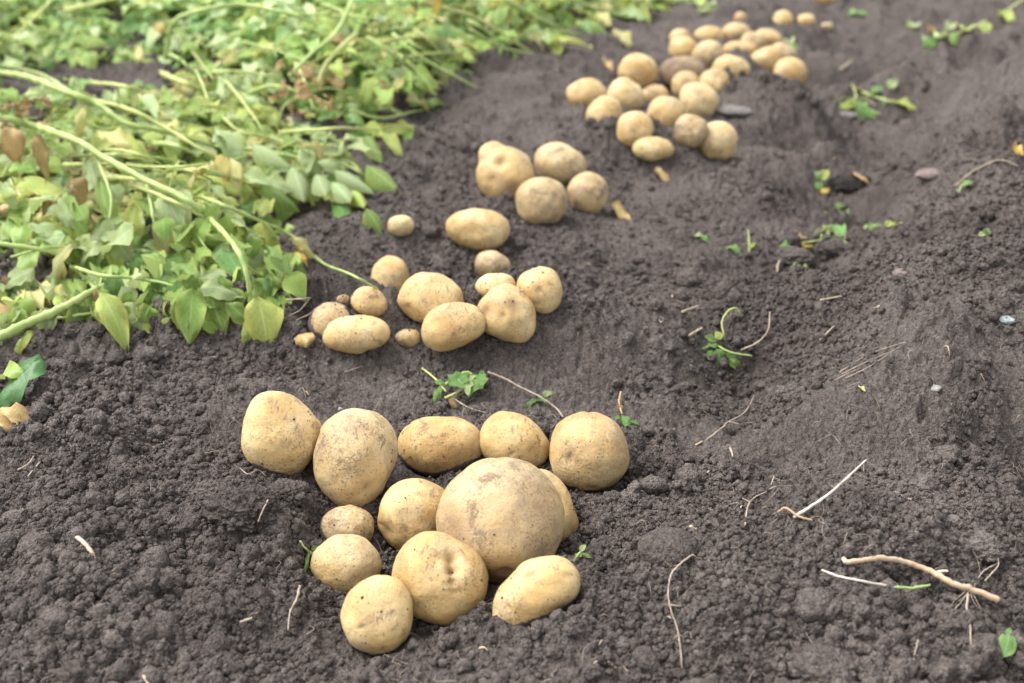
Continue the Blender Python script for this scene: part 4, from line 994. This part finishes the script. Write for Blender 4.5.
for gx, gy, lab in ((868, 104, 'tuft of narrow grass blades beside the spread weed in the far furrow'), (838, 232, 'thin grass blades mixed among the low weeds below the black wet clod'), (800, 262, 'flattened grass blades at the deepest spot of the furrow')):
    gr = random.Random(gx); st = []
    for i in range(12):
        a = gr.uniform(-1.2, 1.2); l = gr.uniform(10, 22); ox = gr.uniform(-16, 16); oy = gr.uniform(-5, 7)
        st.append(([(gx+ox, gy+oy, .0), (gx+ox+l*.5*math.sin(a), gy+oy-3, .012), (gx+ox+l*1.2*math.sin(a), gy+oy+2, .008)], .0013, .0005, STEM if gr.random() < .7 else STRAW))
    weed('grass_tuft', gx, gy, lab, 'grass tuft', st, [], GW)
weed('weed', 885, 225, 'row of tiny weed leaves on the bank beside the low weed patch', 'weed', [([(866, 226, .004), (884, 225, .006), (902, 223, .004)], .0012, .001, STEM)],
 [(872, 226, .008, 882, 228, .004, 8, 'flat', 'weed'), (884, 225, .008, 900, 222, .006, 8, 'flat', 'lime'), (868, 226, .006, 860, 230, .004, 6, 'flat', 'sage')], GW)
weed('weed', 748, 245, 'thin upright grass blade with one fallen leaf on the ridge side', 'weed', [([(749, 252, .0), (749, 240, .012), (748, 229, .024)], .0014, .0006, STEM)],
 [(726, 247, .006, 744, 252, .004, 8, 'flat', 'weed'), (749, 248, .006, 756, 242, .01, 4, 'cup', 'lime')], GW)
weed('weed', 702, 236, 'single small weed with two pale leaves high on the ridge side', 'weed', [([(702, 238, .0), (702, 234, .006)], .001, .001, STEM)],
 [(702, 236, .006, 694, 234, .008, 6, 'flat', 'sage'), (702, 236, .006, 710, 240, .004, 6, 'bent', 'weed')], GW)
weed('weed', 822, 180, 'upright green and orange sprig behind the black wet clod', 'weed', [([(822, 192, .0), (821, 182, .015), (820, 172, .03)], .002, .0012, STEM)],
 [(821, 180, .02, 814, 170, .03, 9, 'cup', 'weed'), (821, 180, .02, 828, 168, .03, 9, 'cup', 'lime'), (822, 188, .01, 828, 192, .01, 11, 'bent', 'gold'), (822, 184, .01, 815, 186, .01, 8, 'bent', 'weed')], GW)
weed('weed', 865, 100, 'spread weed with long flat blades in the far furrow', 'weed',
 [([(845, 105, .01), (856, 98, .02), (852, 84, .03)], .0025, .001, STEMY), ([(862, 92, .01), (885, 100, .01), (915, 106, .006)], .0028, .0018, STEM), ([(840, 104, .006), (860, 108, .01), (880, 114, .006)], .0024, .0015, STEM)],
 [(852, 100, .015, 868, 118, .006, 14, 'flat', 'weed'), (858, 104, .012, 838, 106, .006, 8, 'flat', 'lime'), (890, 102, .01, 918, 106, .006, 8, 'flat', 'lime'), (888, 88, .01, 898, 78, .02, 10, 'cup', 'sage'), (870, 96, .01, 882, 84, .014, 9, 'flat', 'weed'), (862, 110, .01, 884, 116, .004, 10, 'bent', 'weed'), (856, 92, .015, 850, 80, .02, 6, 'cup', 'yellow')], GW)
weed('weed', 934, 40, 'leafy runner weed with a long pale stem climbing the far bank', 'weed',
 [([(925, 42, .01), (960, 32, .015), (985, 22, .015), (1010, 8, .02), (1040, -12, .02)], .004, .0025, STEMY)],
 [(930, 40, .02, 908, 26, .015, 14, 'flat', 'weed'), (934, 38, .02, 922, 50, .006, 14, 'bent', 'weed'), (940, 36, .02, 936, 20, .03, 12, 'flat', 'sage'), (950, 34, .02, 962, 44, .008, 13, 'bent', 'green'), (965, 30, .02, 976, 18, .03, 12, 'cup', 'lime'), (984, 24, .02, 996, 30, .01, 12, 'bent', 'lime'), (920, 26, .02, 906, 24, .02, 11, 'flat', 'sage'), (928, 28, .02, 936, 24, .03, 10, 'crumple', 'gold'), (998, 14, .02, 1016, 16, .02, 11, 'flat', 'lime'), (945, 30, .02, 955, 22, .03, 10, 'cup', 'sage')], GW)
weed('weed', 858, 13, 'lone green seedling at the top of the furrow beyond the heaps', 'weed', [([(858, 16, .0), (858, 11, .01)], .002, .002, STEM)],
 [(858, 12, .012, 848, 12, .012, 8, 'flat', 'weed'), (858, 12, .012, 868, 14, .01, 8, 'flat', 'weed')], GW)
weed('weed', 790, 44, 'small sage weed tucked behind the furrow end of the far heap', 'weed', [([(790, 48, .0), (790, 42, .01)], .002, .002, STEM)],
 [(790, 44, .012, 784, 36, .03, 9, 'cup', 'sage'), (790, 44, .012, 797, 50, .006, 9, 'flat', 'weed')], GW)
weed('weed', 962, 186, 'tiny weed beside the orange petals on the far bank', 'weed', [([(958, 194, .0), (962, 184, .012)], .0016, .001, STEM)],
 [(962, 186, .012, 972, 180, .016, 7, 'flat', 'weed'), (960, 190, .008, 954, 194, .004, 6, 'flat', 'sage')], GW)
weed('weed', 985, 235, 'small leaf pair lying on the slope near the white pebble', 'weed', [([(978, 236, .003), (990, 234, .003)], .001, .001, STEM)],
 [(979, 236, .005, 988, 233, .005, 7, 'flat', 'sage'), (990, 234, .005, 982, 231, .008, 5, 'cup', 'weed')], GW)
weed('weed', 708, 8, 'sage green weed at the foot of the far leafy bank', 'weed', [([(708, 12, .0), (710, 4, .02)], .003, .002, STEM)],
 [(709, 8, .02, 698, 10, .01, 13, 'flat', 'sage'), (709, 8, .02, 722, 8, .01, 13, 'flat', 'weed'), (709, 8, .02, 708, -6, .04, 11, 'cup', 'sage'), (705, 4, .02, 694, -2, .03, 11, 'flat', 'lime')], GW)
for a in [(45, 60, 'small leafy seedling at the edge of the bare soil patch, beside the long stems'), (65, 52, 'small bluish seedling in the middle of the bare soil patch')]:
    x, y = a[0], a[1]
    weed('weed', x, y, a[2], 'weed', [([(x, y+4, .0), (x, y-4, .02)], .002, .0015, STEM)],
     [(x, y, .02, x-12, y-6, .03, 12, 'flat', 'sage'), (x, y, .02, x+12, y-2, .02, 12, 'flat', 'sage'), (x, y, .02, x-8, y+8, .01, 12, 'bent', 'green'), (x, y, .02, x+8, y+10, .01, 11, 'bent', 'weed'), (x, y, .02, x+2, y-12, .04, 10, 'cup', 'green')], GW)

def single_leaf(name, x0, y0, l0, x1, y1, l1, w, kind, mat, label, cat='leaf', k=0, nrm=(0, -.3, 1)):
    b = atf(x0, y0, l0); t = atf(x1, y1, l1); d = t-b; L = float(np.linalg.norm(d))
    me = shape_mesh(kind, k, mat).copy(); wsc = w/F*zi(b)/.68/L
    co = np.empty(len(me.vertices)*3, np.float32); me.vertices.foreach_get('co', co); co = co.reshape(-1, 3)*L; co[:, 1] *= wsc; me.vertices.foreach_set('co', co.ravel())
    x = Vector(d).normalized(); y = Vector(nrm).cross(x).normalized(); z = x.cross(y); M = Matrix((x, y, z)).transposed().to_4x4(); M.translation = Vector(b)
    return tag(obj(name, me, None, M), label, cat)
single_leaf('leaf', 42, 358, .035, -16, 398, .028, 44, 'bent', 'dark', 'broad dark green leaf lying under the thick stem on bare soil')
single_leaf('leaf', 24, 372, .042, -12, 376, .036, 20, 'flat', 'green', 'light green leaf overlapping the broad dark green one')
single_leaf('dry_leaf', -6, 408, .016, 46, 420, .010, 25, 'crumple', 'dry', 'curled brown dry leaf on the soil bank below the dark green leaf', 'dry leaf', 1)
single_leaf('dry_leaf', -4, 424, .008, 30, 430, .005, 14, 'crumple', 'dry', 'orange brown strip of dry leaf under the curled brown one', 'dry leaf', 2)
single_leaf('leaf', 1003, 658, .018, 1013, 624, .032, 25, 'bent', 'weed', 'torn bright green leaf half buried near the cut end of the woody stalk', 'leaf', 1)
single_leaf('dry_leaf', 612, 206, .012, 640, 222, .006, 20, 'crumple', 'dry', 'reddish dry leaf on the ridge beside the shaded egg shaped potato', 'dry leaf', 3)
single_leaf('dry_leaf', 655, 168, .012, 678, 182, .006, 13, 'crumple', 'dry', 'pale dry leaf on the hump below the soil cut potato', 'dry leaf', 0)
single_leaf('dry_leaf', 604, 58, .03, 616, 76, .01, 9, 'crumple', 'dry', 'tan curled peel standing beside the near four potatoes', 'dry leaf', 1)
single_leaf('dry_leaf', 306, 348, .006, 300, 318, .03, 22, 'crumple', 'dry', 'brown shrivelled leaf between the hanging leaves and the tucked potato', 'dry leaf', 2)
single_leaf('petal', 1012, 152, .015, 1026, 160, .010, 10, 'cup', 'gold', 'bright orange petal like leaf on the far bank at the edge of the view', 'leaf', 3)
single_leaf('dry_leaf', 848, 176, .02, 868, 178, .02, 8, 'cup', 'dry', 'pale dry leaf strip lying behind the black wet clod', 'dry leaf', 3)
single_leaf('leaf', 858, 385, .004, 866, 390, .004, 5, 'flat', 'yellow', 'tiny yellowish leaf flake on the slope near the dry grass', 'leaf', 3)

def stick(name, pts, r0, r1, mat, label, cat, jit=.06, sides=8, tips=(), twigs=()):
    """twigs become parts"""
    P = [atf(a, b, c) for a, b, c in pts]; v, f = tube(P, r0*.75, r1*.70, 7, sides, jit, int(pts[0][0]), .12, .15)
    if not twigs: return tag(obj(name, mesh(name, v, f, mat)), label, cat)
    root = empty(name, at(pts[0][0], pts[0][1]), label, cat); obj('stalk', mesh('stalk', v, f, mat), root)
    for nm, tp, a, b, m in twigs:
        v, f = tube([atf(*q) for q in tp], a, b, 5, 5, .1, int(tp[0][0])); obj(nm, mesh(nm, v, f, m), root)
    return root
hair = [('rootlet', [(972+math.cos(k*1.9)*2, 586+k % 3, .006), (968+math.cos(k*2.3)*9, 592+math.sin(k*1.7)*9, .009), (966+math.cos(k*2.3+.5)*16, 598+math.sin(k*1.7)*15, .004)], .00035, .00022, ROOT) for k in range(12)]
stick('woody_stalk', [(846, 562, .008), (862, 560, .014), (886, 558, .018), (906, 562, .018), (930, 571, .016), (952, 583, .014), (975, 590, .012), (998, 600, .010)], .0026, .0036, WOODY,
 'thick bent peeled stalk with fine roots lying across the mound', 'stalk', .09, 9,
 twigs=[('knot', [(846, 562, .009), (843, 558, .013)], .0024, .0018, WOODY), ('twig', [(936, 573, .016), (942, 571, .02), (948, 571, .02)], .0016, .0008, WOODY), ('rootlet', [(985, 581, .01), (992, 573, .012), (998, 566, .014), (998, 558, .016)], .0008, .0005, ROOT),
        ('rootlet', [(968, 594, .01), (967, 610, .006), (970, 625, .006), (971, 645, .004)], .0010, .0006, ROOT)]+hair)
stick('straw', [(794, 517, .006), (808, 508, .014), (822, 499, .017), (836, 488, .020), (850, 475, .025), (866, 460, .030)], .0016, .0012, CHALK, 'pale straight straw slanting over the mound, above the woody stalk', 'straw')
o = stick('straw', [(822, 570, .012), (838, 576, .014), (858, 580, .015), (878, 584, .016), (900, 588, .017)], .0010, .0012, CHALK, 'thin white straw with a green end just below the woody stalk', 'straw',
 twigs=[('green_end', [(897, 587, .017), (912, 588, .018), (930, 585, .019)], .0012, .0010, STEM)])
RT = [([(692, 555, .006), (680, 564, .010), (671, 575, .010), (668, 592, .008), (671, 610, .006), (677, 628, .006), (680, 645, .006), (682, 668, .004)], 'long thin root hanging down the smooth domed mound', .0010, .0007, [[(671, 605, .006), (680, 606, .006)], [(671, 618, .005), (667, 616, .004)], [(686, 548, .008), (694, 556, .006)]]),
 ([(745, 525, .004), (748, 506, .006), (755, 497, .008), (768, 490, .010), (774, 476, .010)], 'forked thin root in the soil above the smooth mound', .0009, .0006, [[(768, 490, .01), (776, 486, .008)], [(750, 502, .006), (742, 498, .004)]]),
 ([(706, 440, .004), (722, 428, .008), (728, 422, .008), (745, 412, .008), (754, 396, .010)], 'kinked pale root on the slope below the bright green weed', .0012, .0007, [[(728, 422, .008), (740, 424, .006)]]),
 ([(730, 448, .006), (735, 462, .008), (742, 474, .006)], 'short dull root on the dark slope beside the kinked pale root', .0016, .0009, []),
 ([(778, 512, .006), (786, 508, .008), (798, 516, .006), (812, 520, .004)], 'dark broken twig at the foot of the pale straight straw', .0016, .0012, []),
 ([(918, 640, .008), (915, 652, .006), (913, 664, .004)], 'short upright root beside the small soil clod at the bottom', .0012, .0009, []),
 ([(300, 586, .018), (296, 600, .014), (290, 612, .016), (288, 630, .010)], 'straw splinter leaning on the rounded soil clod', .0014, .0008, []),
 ([(840, 372, .008), (862, 358, .008), (880, 350, .006), (905, 342, .004)], 'bundle of fine dry grass lying along the far slope of the mound', .0010, .0005, [[(842, 374, .008), (866, 362, .010), (894, 350, .006)], [(846, 378, .006), (870, 366, .010), (900, 346, .008)], [(835, 380, .006), (850, 372, .008), (862, 368, .006)]]),
 ([(1000, 562, .012), (985, 570, .008), (978, 578, .004)], 'forked rootlet above the cut end of the woody stalk', .0007, .0005, []),
 ([(287, 300, .010), (310, 298, .014), (332, 296, .010), (352, 300, .006)], 'pale dry root running from the leaves to the tucked potato', .0014, .0009, [[(310, 298, .014), (300, 310, .008), (288, 316, .004)], [(325, 297, .010), (312, 312, .008), (296, 320, .004)]]),
 ([(300, 250, .012), (318, 262, .016), (330, 276, .012), (326, 292, .006)], 'thin tan rootlet looping over the soil by the yellow sprig', .0010, .0006, [])]
for pts, lab, r0, r1, br in RT:
    stick('root' if 'root' in lab else 'dry_twig', pts, r0, r1, ROOT if 'twig' not in lab else STEMD, lab, 'root' if 'root' in lab else 'twig', .12, 6, twigs=[('branch', b, r1, r1*.5, ROOT) for b in br])
BT = [([(73, 535, .006), (82, 541, .010), (90, 550, .010), (94, 556, .004)], .0026, .0020, WOODY, 'short cut stem bit lying in the open soil'),
 ([(142, 672, .004), (148, 684, .008)], .0020, .0018, WOODY, 'short pale stem bit poking up at the bottom edge'),
 ([(158, 486, .006), (168, 483, .006)], .0012, .0010, STRAW, 'tiny straw bit above the pale soil clod'),
 ([(240, 622, .008), (252, 618, .008)], .0012, .0014, STRAW, 'tiny straw bit beside the rounded soil clod'),
 ([(165, 630, .006), (176, 622, .006)], .0014, .0012, STRAW, 'pale chip of straw near the flat slanting clod'),
 ([(18, 470, .006), (28, 464, .008), (34, 456, .006)], .0012, .0008, STRAW, 'bent straw near the edge of the open soil'),
 ([(40, 462, .006), (28, 476, .006)], .0010, .0008, ROOT, 'thin rootlet crossing the bent straw'),
 ([(682, 312, .006), (698, 306, .006)], .0022, .0016, STRAW, 'dry straw on the ridge side above the bright weed'),
 ([(688, 336, .004), (702, 328, .006)], .0024, .0020, STRAW, 'tan straw chip just before the bright weed'),
 ([(820, 300, .004), (842, 296, .006)], .0016, .0010, STRAW, 'pale straw lying along the furrow'),
 ([(820, 340, .006), (834, 326, .010)], .0014, .0010, STRAW, 'straw standing out of the furrow side below the pale one'),
 ([(840, 70, .01), (852, 60, .014)], .0040, .0030, STRAW, 'yellowish straw near the long bladed far weed'),
 ([(955, 186, .01), (975, 170, .014), (1000, 160, .012), (1018, 166, .01)], .0016, .001, STRAW, 'thin straw arching toward the orange petal'),
 ([(560, 452, .0), (566, 440, .0)], .0010, .0008, ROOT, 'hair thin root between the bruised and the round potato'),
 ([(240, 468, .012), (248, 474, .018), (258, 470, .020), (266, 476, .014)], .0006, .0004, ROOT, 'fine white rootlet curling below the upright corner potato'),
 ([(268, 500, .030), (262, 512, .034), (258, 522, .030)], .0009, .0006, ROOT, 'pale root fibre lying on the largest knobbly clod'),
 ([(345, 372, .006), (362, 366, .006)], .0006, .0004, ROOT, 'hair thin root on the hump before the second hollow'),
 ([(452, 397, .006), (470, 408, .006), (500, 416, .003)], .0010, .0006, ROOT, 'thin pale root lying behind the bruised potato')]
for pts, r0, r1, m, lab in BT:
    stick('straw_bit' if m is not ROOT else 'rootlet', pts, r0, r1, m, lab, 'straw bit' if m is not ROOT else 'rootlet')

# hair fine roots and chaff: stuff nobody could count
def chaff():
    rng = np.random.default_rng(12); parts = []; parts2 = []
    def ok(x, y): return not (inside(np.array([x]), np.array([y]), FP)[0])
    n = 0
    while n < 520:
        y = 1/(1/3.0+(1/.62-1/3.0)*rng.uniform()); x = rng.uniform(-1, 1)*.47*(y*.905+.25)
        if not ok(x, y): continue
        L = rng.uniform(.008, .034); a = rng.uniform(0, 6.28); P = []
        for s in np.linspace(0, 1, 5):
            P.append((x+L*s*math.cos(a), y+L*s*math.sin(a))); a += rng.normal()*.55
        P = np.array(P); z = Hf(P[:, 0], P[:, 1])+np.array([.0, .0018, .0028, .0018, .0])*rng.uniform(.6, 2.2)+.0006
        r = rng.uniform(.00014, .00034); parts.append(tube(np.c_[P, z], r, r*.6, 2, 4)); n += 1
    n = 0
    while n < 110:
        y = 1/(1/3.6+(1/.62-1/3.6)*rng.uniform()); x = rng.uniform(-1, 1)*.47*(y*.905+.25)
        if not ok(x, y): continue
        L = rng.uniform(.003, .011); a = rng.uniform(0, 6.28); r = L*rng.uniform(.08, .2)
        P = np.array([(x, y), (x+L*.5*math.cos(a), y+L*.5*math.sin(a)), (x+L*math.cos(a), y+L*math.sin(a))]); z = Hf(P[:, 0], P[:, 1])+.0012
        parts2.append(tube(np.c_[P, z], r, r*.7, 2, 4)); n += 1
    v, f = join(parts); tag(obj('fine_rootlets', mesh('fine_rootlets', v, f, ROOT)), 'hair fine pale roots strewn in the soil', None, None, 'stuff')
    v, f = join(parts2); tag(obj('chaff', mesh('chaff', v, f, WOODY)), 'tiny bits of dry plant matter strewn in the soil', None, None, 'stuff')
chaff()
